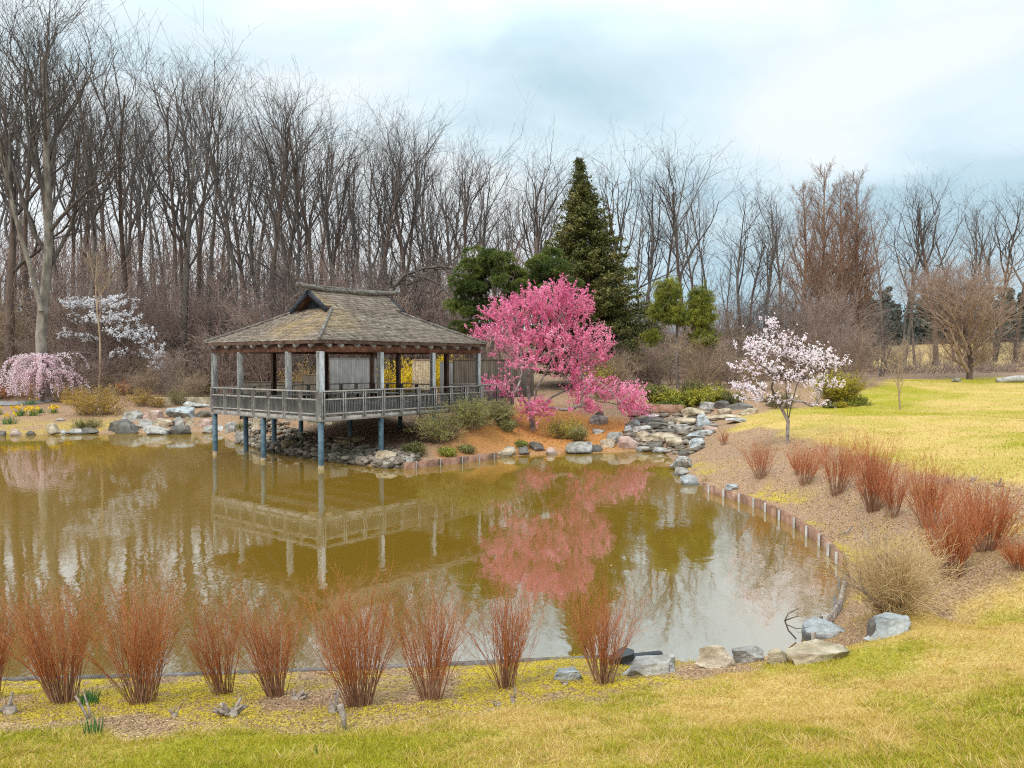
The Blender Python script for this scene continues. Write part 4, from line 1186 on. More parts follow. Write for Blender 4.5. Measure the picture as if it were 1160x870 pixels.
for i in range(16):
    px = 660 + i * 13 + rng.uniform(-5, 5); Y = rng.uniform(53, 60); x_, y_, z_ = on(px, Y); k = (0, 1, 3, 4)[i % 4]; s_ = rng.uniform(1.8, 3.4) / 6.2
    put(ush[k], (x_, y_, z_), rng.uniform(0, 6.28), (s_ * 1.3, s_ * 1.3, s_), 'low rusty bare shrub filling the slope behind the junipers, one of many alike', 'low rusty bare shrubs behind the junipers')
for i in range(20):
    px = -20 + i * 13 + rng.uniform(-5, 5); Y = rng.uniform(57, 63); x_, y_, z_ = on(px, Y); k = (0, 1, 3, 4)[i % 4]; s_ = rng.uniform(1.6, 3.6) / 6.2
    put(ush[k], (x_, y_, z_), rng.uniform(0, 6.28), (s_ * 1.3, s_ * 1.3, s_), 'low bare shrub at the wood edge behind the left bank, one of many alike', 'low bare shrubs behind the left bank')
# ------------------------------------------------------------------ evergreens
def px_lobes(L_, Y0, base):
    """ellipsoids given by their outline in metres from the base: converts picture extents at depth Y"""
    out = []
    for px, py, rx, ry, dY, rd, w in L_:
        c = AT(px, py, Y0 + dY) - np.array(base)
        k = (Y0 + dY) / F
        out.append((c[0], c[1], c[2], rx * k, rd, ry * k, w))
    return out
# rounded pine
rg = np.random.default_rng(101)
base = on(566, 53)
Lp = px_lobes([(556, 300, 30, 20, 0, 2.0, 3), (535, 325, 22, 17, .3, 1.6, 2), (580, 322, 26, 20, -.5, 2.0, 2.5), (622, 306, 27, 22, -.8, 1.7, 3.4), (600, 336, 24, 17, -.6, 1.7, 2), (528, 348, 14, 9, 0, 1.2, 1), (560, 350, 26, 14, -.6, 1.8, 1.6), (530, 372, 16, 9, .2, 1.2, .9), (640, 325, 10, 12, .4, 1.2, .8)], 53, base)
tg = lobes(rg, Lp, 420)
arr, par = colonize(rg, [((0, 0, -.3), -1), ((.05, 0, 1.2), 0), ((-.1, .1, 2.6), 1), ((-.1, 0, 4.0), 2)], tg, .4, .12)
tr = MB(); r, tips = skel_tubes(tr, arr, par, .018, 2.3)
nd = MB()
n_ = 9500
pc = lobes(rg, Lp, 120)                                   # cushions: flattened domes of upright needle tufts
pk = rg.integers(0, 120, n_)
dd_ = unit(rg.normal(size=(n_, 3)) + [0, 0, .7])
psz = rg.uniform(.5, .9, 120)
c = pc[pk] + dd_ * psz[pk][:, None] * np.array([1, 1, .48]) * rg.uniform(.75, 1.0, (n_, 1))
cl = vnoise(c[:, 0] * 1.3 + 40, c[:, 2] * 1.6 + c[:, 1] * 1.1, 3)
# tufts gather into pads: shift every tuft toward its pad centre and flatten
k_ = 26
d_ = unit(rg.normal(size=(n_, k_, 3)) * .75 + dd_[:, None] * 1.0)
D = (d_ * rg.uniform(.16, .30, (n_, k_, 1)))
C = np.repeat(c, k_, 0).reshape(n_, k_, 3)
up_t = np.clip(.52 + (cl[:, None] - .5) * .7 + rg.normal(0, .16, (n_, k_)), 0, 1)
nd.blades(C.reshape(-1, 3), D.reshape(-1, 3), .030, rg, up_t.ravel())
plant_thing('pine_tree', 'rounded dark green pine with cushion-like needle pads behind the pavilion\'s right end', 'tree', base, [('trunk', tr, 'bark_brown'), ('crown', nd, 'pine_needle')])

# tall pointed conifer
rg = np.random.default_rng(102)
base = on(672, 59)
hgt = AT(655, 181, 59)[2] - base[2]
tr = MB(); tr.tubes(np.array([[0, 0, -.4], [-.2, 0, 3], [-.5, 0, 8], [-1.05, 0, hgt * .97]]), np.array([.42, .32, .2, .03]), 10)
nd = MB()
zz = np.linspace(.06, 1, 150)
for i, f in enumerate(zz):
    z_ = f * hgt
    ax = np.interp(z_, [0, 3, 8, hgt], [0, -.2, -.5, -1.1])
    n_b = 4 if f < .9 else 3
    for b_ in range(n_b):
        a_ = i * 2.4 + b_ * 6.28 / n_b + rg.normal(0, .3)
        R_ = (np.interp(f, [0, .2, .42, .62, .82, 1], [5.2, 5.6, 4.2, 2.8, 1.35, .08])) * rg.uniform(.6, 1.15)
        if math.cos(a_) < -.1: R_ *= np.interp(f, [0, .5, 1], [1, .95, 1.0])
        m_ = max(3, int(R_ * 7))
        q = rg.uniform(.18, 1, m_) ** .8
        droop = -.16 * R_ * q + .20 * R_ * q * q
        pts = np.stack([ax + math.cos(a_) * R_ * q, math.sin(a_) * R_ * q, z_ + droop], 1)
        br_ = MB
        if i % 2 == 0 and R_ > .6:
            tr.tubes(np.array([[ax, 0, z_], [ax + math.cos(a_) * R_ * .5, math.sin(a_) * R_ * .5, z_ - .03 * R_], [ax + math.cos(a_) * R_ * .95, math.sin(a_) * R_ * .95, z_ + .03 * R_]]), np.array([.05, .03, .012]), 3)
        pad = np.repeat(pts, 9, 0) + rg.normal(0, 1, (m_ * 9, 3)) * [.16, .16, .10]
        tone = np.clip(.42 + .55 * (fbm(pad[:, 0] * .9 + 9, pad[:, 2] * .9 + pad[:, 1], 6, 3) - .5) * 2 + rg.normal(0, .16, len(pad)), 0, 1)
        nd.cards(pad, rg.uniform(.14, .30, len(pad)), rg, tone, asp=.42, up=-.25)
plant_thing('conifer_tree', 'tall pointed dark olive conifer behind the pink cherry', 'tree', base, [('trunk', tr, 'bark_brown'), ('crown', nd, 'conifer_leaf')])

# small weeping cedar with two upright lobes
rg = np.random.default_rng(103)
base = ground(768, 441)
Yc = base[1]
Lc = px_lobes([(757, 330, 13, 15, 0, .8, 2), (752, 350, 16, 12, .1, .9, 2), (768, 357, 12, 9, -.2, .8, 1.2), (793, 341, 12, 15, .2, .8, 2), (795, 358, 15, 13, 0, .9, 2), (798, 382, 15, 8, -.2, .7, 1.2), (740, 380, 8, 5, .3, .5, .5)], Yc, base)
tg = lobes(rg, Lc, 240)
t0_ = [AT(767, y_, Yc) - np.array(base) for y_ in (420, 402, 384, 368)]
arr, par = colonize(rg, [((0, 0, -.3), -1)] + [(t0_[i], i) for i in range(4)], tg, .25, .14)
tr = MB(); r, tips = skel_tubes(tr, arr, par, .014, 2.2, rmax=.2)
nd = MB()
c = lobes(rg, Lc, 2500); c = c + rg.normal(0, .2, c.shape); n_ = len(c); k_ = 26
d_ = rg.normal(size=(n_, k_, 3)) * [.7, .7, .35] + [0, 0, -.75]
D = unit(d_) * rg.uniform(.10, .36, (n_, k_, 1)) * rg.uniform(.6, 1.4, (n_, 1, 1))
C = np.repeat(c, k_, 0).reshape(n_, k_, 3) + rg.normal(0, .05, (n_, k_, 3))
tn = np.clip(.45 + (vnoise(c[:, 0] * 2 + 5, c[:, 2] * 2, 9)[:, None] - .5) * .8 + rg.normal(0, .15, (n_, k_)), 0, 1)
nd.blades(C.reshape(-1, 3), D.reshape(-1, 3), .026, rg, tn.ravel())
plant_thing('cedar_tree', 'small yellow-green weeping cedar with two upright lobes on a grey trunk', 'tree', base, [('trunk', tr, 'bark_grey'), ('crown', nd, 'cedar_needle')])

# ------------------------------------------------------------------ blossom trees
def blossoms(rg, arr, par, r, rmax, per, jit, size, mb, tone_c=.5, up=0.0):
    idx = np.array([i for i in range(len(arr)) if par[i] >= 0 and r[i] < rmax])
    a_, b_ = arr[par[idx]], arr[idx]
    k = np.repeat(np.arange(len(idx)), per)
    c = a_[k] + (b_[k] - a_[k]) * rg.uniform(0, 1.1, (len(k), 1)) + rg.normal(0, jit, (len(k), 3))
    tn = np.clip(tone_c + (fbm(c[:, 0] * 1.1 + 20, c[:, 2] * 1.1 + c[:, 1] * .7, 4, 3) - .5) * 1.3 + rg.normal(0, .17, len(c)), 0, 1)
    mb.cards(c, rg.uniform(size * .6, size * 1.3, len(c)), rg, tn, asp=.85)
def spray_twigs(rg, arr, par, r, tips, n_each, ln, mb, rad, up, out_w=.5, center=None):
    """straight flowering shoots from the outer nodes; returns their points"""
    idx = np.array([i for i in range(len(arr)) if par[i] >= 0 and r[i] < .03])
    k = np.repeat(idx, n_each)
    d = unit(arr[k] - arr[par[k]])
    o = unit(arr[k] - center) if center is not None else d
    D = d * .6 + o * out_w + rg.normal(0, .38, (len(k), 3)) + [0, 0, up]
    P = polyl(rg, arr[k], D, ln * rg.uniform(.5, 1.2, len(k)), 3, .08, .04)
    mb.tubes(P, np.tile(np.linspace(rad, rad * .4, 4), (len(k), 1)), 3)
    return P
def along(rg, P, per, jit):
    B, n = P.shape[:2]
    t = rg.uniform(0, n - 1.001, (B, per)); i = t.astype(int); f = (t - i)[..., None]
    bi = np.arange(B)[:, None]
    c = P[bi, i] * (1 - f) + P[bi, i + 1] * f
    return c.reshape(-1, 3) + rg.normal(0, jit, (B * per, 3))
def bloom_tone(rg, c, base=.5, amp=1.2):
    return np.clip(base + (fbm(c[:, 0] * 1.0 + 20, c[:, 2] * 1.0 + c[:, 1] * .7, 4, 3) - .5) * amp + rg.normal(0, .17, len(c)), 0, 1)

# large pink cherry
rg = np.random.default_rng(111)
base = ground(603, 487)
Yb = base[1]
LP = px_lobes([(612, 350, 30, 22, 0, 1.8, 2.2), (648, 356, 24, 26, .3, 1.6, 2), (575, 362, 28, 20, -.2, 1.5, 1.8), (552, 384, 20, 10, -.5, 1.0, .9), (590, 385, 34, 18, -.6, 1.8, 2), (640, 388, 34, 20, -.4, 1.9, 2.2), (672, 395, 20, 22, .2, 1.5, 1.4),
               (598, 412, 26, 12, -.9, 1.6, 1.2), (572, 440, 24, 11, -.9, 1.2, 1.1), (606, 462, 20, 9, -1.2, 1.0, .9), (645, 420, 30, 14, 0, 1.6, 1.1), (668, 440, 28, 16, -.2, 1.6, 1.6), (700, 448, 30, 15, .2, 1.6, 1.8), (660, 460, 22, 8, -.6, 1.2, .9), (715, 462, 18, 8, 0, 1.0, .7), (634, 338, 14, 16, 0, 1, .9)], Yb, base)
tg = lobes(rg, LP, 720)
nodes = [((0, 0, -.3), -1), ((0, 0, .35), 0), ((-.03, 0, .8), 1)]
def limb(pts, start):
    p = start
    for q in pts: nodes.append((AT(q[0], q[1], Yb + q[2]) - np.array(base), p)); p = len(nodes) - 1
limb([(600, 455, -.1), (598, 435, 0), (600, 410, .1), (606, 385, .2), (612, 360, .2)], 2)
limb([(612, 462, .1), (625, 450, .2), (645, 440, .3), (670, 435, .3)], 2)
limb([(592, 450, -.3), (578, 425, -.5), (562, 405, -.6)], 2)
limb([(608, 440, .4), (622, 415, .6), (640, 385, .6), (650, 360, .5)], 2)
limb([(606, 466, -.4), (618, 470, -.8)], 2)
arr, par = colonize(rg, nodes, tg, .28, .16, .7)
tr, br, bl = MB(), MB(), MB()
r, tips = skel_tubes(tr, arr, par, .013, 2.25, rmax=.17, split=br)
cen = np.array([.6, 0, 3.2])
P = spray_twigs(rg, arr, par, r, tips, 2, .78, br, .007, .45, .42, cen)
c = along(rg, P, 18, .035)
bl.cards(c, rg.uniform(.06, .13, len(c)), rg, bloom_tone(rg, c, .45), asp=.8)
blossoms(rg, arr, par, r, .022, 4, .06, .08, bl, .45)
plant_thing('cherry_tree', 'large bright pink flowering cherry leaning over the pond beside the pavilion', 'tree', base, [('trunk', tr, 'branch_blossom'), ('branches', br, 'branch_blossom'), ('crown', bl, 'pink_blossom')])

# pale pink cherry on the right bank
rg = np.random.default_rng(112)
base = ground(892, 502)
Yb = base[1]
LR = px_lobes([(878, 372, 16, 14, 0, .9, 1.2), (892, 392, 30, 18, 0, 1.2, 2), (855, 395, 18, 12, -.2, .8, 1.2), (862, 418, 28, 12, -.3, 1.0, 1.8), (912, 405, 24, 14, .2, 1.0, 1.6), (928, 412, 20, 16, 0, .9, 1.5), (895, 428, 30, 14, -.3, 1.1, 2), (855, 440, 22, 7, -.4, .8, 1.1), (925, 436, 22, 12, .2, .9, 1.4), (860, 452, 20, 5, -.4, .7, .8), (916, 456, 16, 8, -.3, .7, .9), (885, 455, 12, 8, -.6, .6, .5)], Yb, base)
LR = [(q[0] * 1.12, q[1], q[2], q[3] * 1.1, q[4], q[5] * .8, q[6]) for q in LR]
tg = lobes(rg, LR, 230)
nodes = [((0, 0, -.3), -1), ((0, 0, .4), 0), ((.02, 0, .85), 1)]
limb([(885, 462, -.2), (874, 440, -.3), (868, 415, -.3)], 2)
limb([(896, 460, .2), (903, 435, .3), (918, 412, .3)], 2)
limb([(891, 455, 0), (890, 430, .1), (886, 395, .1)], 2)
arr, par = colonize(rg, nodes, tg, .22, .14, .8)
tr, br, bl = MB(), MB(), MB()
r, tips = skel_tubes(tr, arr, par, .008, 2.2, rmax=.085, split=br)
P = spray_twigs(rg, arr, par, r, tips, 1, .42, br, .006, .25, .45, np.array([0, 0, 1.4]))
c0 = along(rg, P, 5, .03)
c = np.repeat(c0, 4, 0) + rg.normal(0, .03, (len(c0) * 4, 3))
bl.cards(c, rg.uniform(.04, .085, len(c)), rg, bloom_tone(rg, c, .6, .9), asp=.85)
blossoms(rg, arr, par, r, .012, 2, .04, .065, bl, .6)
for _ in range(1):
    P2 = polyl(rg, arr[rg.choice(tips, 26)], np.stack([rg.normal(0, .5, 26), rg.normal(0, .4, 26), np.ones(26)], 1), rg.uniform(.3, .8, 26), 3, .1, .05)
    br.tubes(P2, np.tile([.006, .005, .004, .003], (26, 1)), 3)
    bl.cards(P2[:, -1] + rg.normal(0, .02, (26, 3)), np.full(26, .09), rg, .8, asp=.9)
plant_thing('cherry_tree', 'young pale pink flowering cherry standing on the right bank lawn edge', 'tree', base, [('trunk', tr, 'branch_blossom'), ('branches', br, 'branch_dark'), ('crown', bl, 'palepink_blossom')])

# weeping cherry at far left
rg = np.random.default_rng(113)
base = ground(48, 456)
Yb = base[1]
tr, br, bl = MB(), MB(), MB()
top = AT(48, 404, Yb) - np.array(base)
tr.tubes(np.array([[0, 0, -.3], [.05, 0, .8], [-.05, 0, 1.7], [0, 0, top[2] - .4]]), np.array([.13, .10, .085, .06]), 8)
n_ = 150
az = rg.uniform(0, 6.28, n_); R_ = rg.uniform(.5, 2.2, n_) * (1 + .28 * np.sin(az * 2 + 1) + .15 * np.sin(az * 5))
ts = np.linspace(0, 1, 9)[None]
drop = rg.uniform(.9, 2.5, n_)
z0_ = top[2] - .6 + rg.uniform(-.9, .6, n_)
rad = R_[:, None] * (1 - (1 - ts) ** 2.0)
zz = z0_[:, None] + .55 * np.sin(ts * np.pi * .75) * rg.uniform(.4, 1.1, (n_, 1)) - drop[:, None] * ts ** 2.3
P = np.stack([np.cos(az)[:, None] * rad * 1.05, np.sin(az)[:, None] * rad, np.maximum(zz, .35 + rg.uniform(0, .5, (n_, 1)))], -1) + rg.normal(0, .03, (n_, 9, 3))
br.tubes(P, np.tile(np.linspace(.022, .006, 9), (n_, 1)), 3)
c = along(rg, P[:, 1:], 130, .06)
bl.cards(c, rg.uniform(.05, .12, len(c)), rg, bloom_tone(rg, c, .5, 1.1), asp=.85)
plant_thing('weeping_cherry', 'small pale pink weeping cherry with a drooping dome on the left bank', 'tree', base, [('trunk', tr, 'branch_dark'), ('branches', br, 'branch_dark'), ('crown', bl, 'weeping_blossom')])

# white star magnolia with tiered branches
rg = np.random.default_rng(114)
base = on(122, 61)
Yb = 61
LM = px_lobes([(96, 345, 26, 6, 0, 1.4, 1.4), (125, 344, 26, 8, 0, 1.6, 1.6), (110, 362, 28, 6, -.4, 1.6, 1.5), (135, 360, 26, 7, 0, 1.6, 1.6), (152, 378, 22, 8, 0, 1.4, 1.4), (130, 378, 18, 5, -.6, 1.2, .9), (168, 395, 16, 10, .2, 1.1, 1.2), (142, 400, 18, 5, -.4, 1.0, .9), (178, 412, 8, 12, .2, .8, .9), (78, 380, 14, 5, 0, .9, .6), (100, 384, 10, 5, 0, .8, .5), (84, 345, 12, 5, .3, .9, .6), (185, 428, 4, 8, .2, .4, .3)], Yb, base)
tg = lobes(rg, LM, 300)
nodes = [((0, 0, -.3), -1), ((0, 0, 1.0), 0)]
limb([(120, 415, 0), (118, 400, .1), (108, 385, .2), (100, 365, .2)], 1)
limb([(124, 412, -.1), (134, 395, -.2), (150, 385, -.2)], 1)
limb([(121, 405, .2), (122, 380, .3), (126, 355, .3)], 1)
arr, par = colonize(rg, nodes, tg, .3, .16, .6)
tr, br, bl = MB(), MB(), MB()
r, tips = skel_tubes(tr, arr, par, .012, 2.2, rmax=.13, split=br)
P = spray_twigs(rg, arr, par, r, tips, 1, .5, br, .007, .12, .5, np.array([0, 0, 2.5]))
c0 = along(rg, P, 3, .05)
c = np.repeat(c0, 5, 0) + rg.normal(0, .06, (len(c0) * 5, 3))
bl.cards(c, rg.uniform(.09, .19, len(c)), rg, bloom_tone(rg, c, .6, .7), asp=.55)
plant_thing('magnolia_tree', 'spreading white star magnolia with tiered branches at the edge of the wood', 'tree', base, [('trunk', tr, 'branch_dark'), ('branches', br, 'branch_dark'), ('crown', bl, 'white_blossom')])

# ------------------------------------------------------------------ shrubs
def leafy_shrub(name, label, loc, wid, hgt, leaf, stem, seed, n_stem=26, leaves=3000, size=.07, cat='shrub', asp=.6, flat=0, dens=.6, group=None, dome=True, upright=.0):
    rg = np.random.default_rng(seed)
    n = n_stem
    az = rg.uniform(0, 6.28, n); tilt = rg.uniform(.05, 1.0, n) ** .8
    D = np.stack([np.cos(az) * tilt * wid / hgt, np.sin(az) * tilt * wid / hgt, np.full(n, 1.0 + upright)], 1)
    rr = np.stack([np.cos(az) * rg.uniform(0, wid * .12, n), np.sin(az) * rg.uniform(0, wid * .12, n), np.full(n, -.1)], 1)
    ln = np.sqrt((hgt * (1 - .30 * tilt)) ** 2 + (wid * .5 * tilt) ** 2) * rg.uniform(.75, 1.02, n) * .9
    P = polyl(rg, rr, D, ln, 6, .10, .02); R = np.maximum(taper(np.full(n, .018), 7, .3), .005)
    st = MB().tubes(P, R, 4)
    p, d, l1, r = children(rg, P, R, ln, 7, .2, .98, 38, 10, .38, .7)
    P1 = polyl(rg, p, d, l1, 3, .14, .04); st.tubes(P1, np.maximum(taper(r, 4, .5), .004), 3)
    lf = MB()
    per = max(1, int(leaves / len(P1)))
    c = along(rg, P1, per, size * dens)
    tn = np.clip(.48 + (fbm(c[:, 0] * 2 + 7, c[:, 2] * 2 + c[:, 1], seed, 3) - .5) * 1.2 + rg.normal(0, .15, len(c)), 0, 1)
    lf.cards(c, rg.uniform(size * .6, size * 1.3, len(c)), rg, tn, flat=flat, asp=asp)
    return plant_thing(name, label, cat, loc, [('stems', st, stem), ('leaves', lf, leaf)], group=group)
def at_ground(px, py, dY=0):
    x, y, z = ground(px, py)
    if dY: return on(px, y + dY)
    return x, y, z
def shr(px, py, wpx, hpx, *a, name='shrub', label='', **k):
    x, y, z = ground(px, py)
    leafy_shrub(name, label, (x, y, z), wpx * y / F, hpx * y / F, *a, **k)
shr(110, 470, 68, 38, 'ochre_leaf', 'twig_tan', 201, n_stem=60, leaves=11000, size=.075, label='wide ochre mounded shrub on the left bank above the stones', name='mounded_shrub')
shr(85, 455, 40, 20, 'ochre_leaf', 'twig_tan', 202, n_stem=36, leaves=4000, size=.07, label='low ochre shrub just right of the weeping cherry trunk')
shr(143, 447, 26, 22, 'orange_leaf', 'twig_tan', 203, leaves=2600, size=.08, label='salmon-orange shrub behind the right side of the ochre mound')
shr(15, 450, 60, 26, 'orange_leaf', 'twig_tan', 204, n_stem=40, leaves=4500, size=.08, label='rusty orange shrub under the left side of the weeping cherry')
shr(160, 460, 28, 25, 'ochre_leaf', 'twig_tan', 205, leaves=2600, size=.07, label='upright ochre shrub left of the pale low wall')
shr(178, 461, 22, 18, 'ochre_leaf', 'twig_tan', 206, leaves=1800, size=.07, label='small tan shrub between the two upright ochre shrubs')
shr(202, 459, 20, 24, 'olive_leaf', 'twig_tan', 207, leaves=1900, size=.065, label='upright olive shrub before the pale low wall')
shr(232, 447, 22, 14, 'gold_leaf', 'twig_tan', 208, leaves=1600, size=.07, label='small golden shrub beside the left corner post of the pavilion')
shr(98, 484, 34, 14, 'olive_leaf', 'twig_tan', 209, leaves=2600, size=.06, label='low olive-green shrub at the water edge below the ochre mound')
shr(180, 440, 55, 50, 'ochre_leaf', 'twig_tan', 210, n_stem=50, leaves=2200, size=.07, label='tall thin ochre bush at the wood edge left of the pavilion')
for px, Y, w_, h_, sd, lab in [(453, 52, 2.6, 3.2, 211, 'bright yellow forsythia seen through the right half of the pavilion'), (478, 53, 1.9, 2.5, 212, 'smaller yellow forsythia right of the bright one behind the pavilion'), (345, 56, 3.4, 3.6, 213, 'dull ochre shrub seen through the left half of the pavilion'), (498, 56, 2.0, 3.4, 214, 'small yellow forsythia peeping over the pale grey board panel'), (680, 49, 1.5, 3.0, 215, 'yellow bush showing through the right side of the pink cherry')]:
    x_, y_, z_ = on(px, Y)
    leafy_shrub('forsythia_bush', lab, (x_, y_, z_), w_, h_, {213: 'ochre_leaf', 215: 'gold_leaf'}.get(sd, 'forsythia'), 'twig_tan', sd, n_stem=34, leaves=6000 if sd not in (213, 215) else 2200, size=.09)
x_, y_, z_ = ground(950, 459)
leafy_shrub('evergreen_bush', 'golden-green rounded evergreen bush right of the pale pink cherry', (x_, y_, z_), 2.5, 2.3, 'gold_leaf', 'twig_tan', 216, n_stem=60, leaves=16000, size=.075)
for px, py, w_, h_, sd, lab, lf in [(938, 462, .8, .5, 217, 'small round green bush at the left foot of the golden evergreen bush', 'olive_leaf'), (952, 461.5, .7, .5, 218, 'small round olive bush in front of the golden evergreen bush', 'gold_leaf'), (972, 459, 1.3, .7, 219, 'low dark green bush at the right foot of the golden evergreen bush', 'juniper_leaf'),
                              (880, 462, 2.6, 1.2, 220, 'dark green low bush behind the pale pink cherry trunk', 'conifer_leaf'), (830, 458, 1.6, 1.0, 221, 'dark low bush among the rocks left of the pale pink cherry', 'conifer_leaf'), (785, 452, 1.2, 1.6, 222, 'small dark conifer bush just right of the weeping cedar trunk', 'conifer_leaf')]:
    x_, y_, z_ = ground(px, py)
    leafy_shrub('evergreen_bush', lab, (x_, y_, z_), w_, h_, lf, 'twig_tan', sd, n_stem=24, leaves=4200, size=.06)
# low juniper mounds above the cascade
for px, py, wpx, hpx, sd, lab, lf in [(775, 457, 84, 18, 231, 'wide yellow-green juniper mound below the weeping cedar', 'juniper_gold'), (805, 452, 70, 12, 232, 'yellow-green juniper mat to the right below the weeping cedar', 'juniper_gold'), (742, 452, 48, 19, 233, 'olive juniper mound left of the weeping cedar trunk', 'olive_leaf'),
                                    (751, 465, 14, 11, 234, 'round dark green bush above the left part of the cascade', 'pine_needle'), (766, 463, 18, 13, 235, 'larger dark green bush above the middle of the cascade', 'juniper_leaf'), (738, 465, 12, 9, 236, 'smallest dark green bush above the cascade at its left end', 'pine_needle'), (722, 462, 22, 14, 237, 'tawny mound of dry grass between the pink cherry and the junipers', 'straw')]:
    x_, y_, z_ = ground(px, py)
    leafy_shrub('juniper', lab, (x_, y_, z_), wpx * y_ / F, hpx * y_ / F, lf, 'twig_tan', sd, n_stem=50, leaves=int(4000 + wpx * 170), size=.11, asp=.45)
x_, y_, z_ = ground(708, 446)
# bushes on the orange bank and below the deck
for px, py, wpx, hpx, sd, lab, lf, nl in [(500, 500, 60, 46, 241, 'tangled olive shrub covering the right end of the pavilion railing', 'olive_leaf', 3200), (535, 484, 62, 42, 242, 'bushy olive shrub in front of the walkway railing', 'olive_leaf', 3400), (565, 478, 40, 30, 243, 'dark twiggy shrub left of the pink cherry trunk', 'olive_leaf', 2200), (575, 487, 26, 17, 244, 'low grey-green shrub at the foot of the walkway bank', 'olive_leaf', 1500),
                                    (470, 515, 24, 18, 245, 'dark green low shrub right of the stone ledge under the pavilion', 'conifer_leaf', 2600), (505, 515, 22, 12, 246, 'small dark green plant above the short reddish edging', 'juniper_leaf', 1500), (528, 511, 20, 11, 247, 'little olive plant above the right part of the short reddish edging', 'olive_leaf', 1200), (640, 497, 40, 30, 248, 'mossy green shrub right of the pink cherry trunk', 'gold_leaf', 1900), (655, 500, 18, 22, 249, 'upright olive shrub between the pink cherry and the cascade', 'olive_leaf', 1700), (590, 505, 16, 9, 250, 'tiny green plant at the shore below the pink cherry', 'juniper_leaf', 900), (278, 488, 16, 14, 251, 'small olive plant beside the stones behind the left piles', 'olive_leaf', 1200)]:
    x_, y_, z_ = ground(px, py)
    leafy_shrub('bank_shrub', lab, (x_, y_, z_), wpx * y_ / F, hpx * y_ / F, lf, 'twig_tan', sd, n_stem=60, leaves=int(nl * 2.6), size=.075, asp=.4)

# red twig dogwoods: the near row and the right bank
def dogwood(label, loc, wid, hgt, seed, n=70, mt='dogwood_twig', thick=1.0, group=None, name='dogwood_shrub', lean=(0, 0)):
    rg = np.random.default_rng(seed)
    az = rg.uniform(0, 6.28, n); q = np.sqrt(rg.uniform(.01, 1, n))
    br_ = wid * .10
    P0 = np.stack([np.cos(az) * q * br_ + rg.normal(0, .02, n), np.sin(az) * q * br_ + rg.normal(0, .02, n), np.full(n, -.06)], 1)
    tl = q * (wid * .5 - br_) / hgt * rg.uniform(.8, 1.35, n)
    D = np.stack([np.cos(az) * tl + rg.normal(0, .05, n) + lean[0], np.sin(az) * tl + rg.normal(0, .05, n) + lean[1], np.ones(n)], 1)
    ln = hgt * rg.uniform(.62, 1.04, n) * np.sqrt(1 + tl ** 2)
    P = polyl(rg, P0, D, ln, 8, rg.uniform(.05, .07), .006)
    R = taper(rg.uniform(.0038, .0078, n) * thick, 9, .25)
    low, upm = MB(), MB()
    low.tubes(P[:, :4], R[:, :4], 5, np.repeat(rg.uniform(.1, .9, n)[:, None], 4, 1))
    tn = np.clip(rg.uniform(.1, .9, n)[:, None] + np.linspace(-.1, .15, 6)[None], 0, 1)
    upm.tubes(P[:, 3:], R[:, 3:], 4, tn)
    p, d, l1, r = children(rg, P, R, ln, 5, .28, .92, 21, 6, .36, .7)
    P1 = polyl(rg, p, d, l1, 4, .09, .03); upm.tubes(P1, np.maximum(taper(r, 5, .35), .0013 * thick), 3, np.clip(rg.normal(.5, .25, len(P1)), 0, 1))
    p, d, l2, r = children(rg, P1, np.maximum(taper(r, 5, .35), .0016), l1, 2, .3, .95, 24, 8, .5, .8)
    P2 = polyl(rg, p, d, l2, 3, .07, .04); upm.tubes(P2, np.maximum(taper(r, 4, .5), .0011 * thick), 3, np.clip(rg.normal(.55, .25, len(P2)), 0, 1))
    th = thing(name, label, 'shrub', loc, rg.uniform(0, 6.28), group)
    low.build('stem_clump', M['dogwood_stem'], th, smooth=True); upm.build('twigs', M[mt], th, smooth=True)
    return th
row = [(-8, 792, 60, 128, 50, 'red twig shrub cut by the left border of the photo'), (72, 797, 108, 148, 72, 'second red twig shrub of the near row, behind the daffodil shoot'), (163, 795, 130, 148, 82, 'widest red twig shrub of the near row, third from its left end'), (252, 786, 76, 125, 44, 'narrow red twig shrub of the near row behind a many-pronged stump'),
       (314, 788, 92, 138, 52, 'red twig shrub of the near row left of the tallest orange-red one'), (407, 800, 116, 150, 88, 'tall dense orange-red twig shrub at the middle of the near row'), (488, 792, 92, 135, 60, 'dull red twig shrub of the near row just right of the tall dense one'), (574, 779, 88, 128, 62, 'brownish vase-shaped twig shrub behind the small forked stump'), (683, 773, 94, 128, 66, 'last twig shrub of the near row, beside the black pipe')]
for i, (px, py, w_, h_, n_, lab) in enumerate(row):
    x_, y_, z_ = ground(px, py)
    dogwood(lab, (x_, y_, z_), w_ * y_ / F * .95, h_ * y_ / F * .90, 300 + i, int(n_ * 1.0), lean=tuple(rng.normal(0, .06, 2)), group='red twig shrubs in the near row')
bank = [(862, 541, 42, 44, 46, 'small red twig shrub nearest to the pale pink cherry trunk'), (912, 549, 46, 48, 46, 'reddish brown twig shrub behind the rusty edging, second from the cherry'), (948, 560, 56, 68, 60, 'dense red twig shrub, left of the tall bunch on the right bank'), (990, 578, 70, 82, 80, 'tall bunch of red twigs in the middle of the right bank'), (1012, 586, 40, 60, 36, 'thin twig shrub leaning out before the tall bunch on the right bank'),
        (1050, 598, 62, 76, 64, 'red twig shrub behind the dry straw-coloured shrub'), (1078, 655, 70, 92, 80, 'orange-red twig shrub in front, above the near lawn edge on the right'), (1118, 624, 84, 80, 84, 'broad dark red twig shrub near the right border'), (1156, 646, 50, 38, 40, 'low brown twig tuft cut by the right border'),
        (820, 504, 22, 18, 22, 'tiny red twig shrub right of the cascade'), (905, 538, 26, 30, 24, 'small thin twig shrub behind the second shrub from the cherry')]
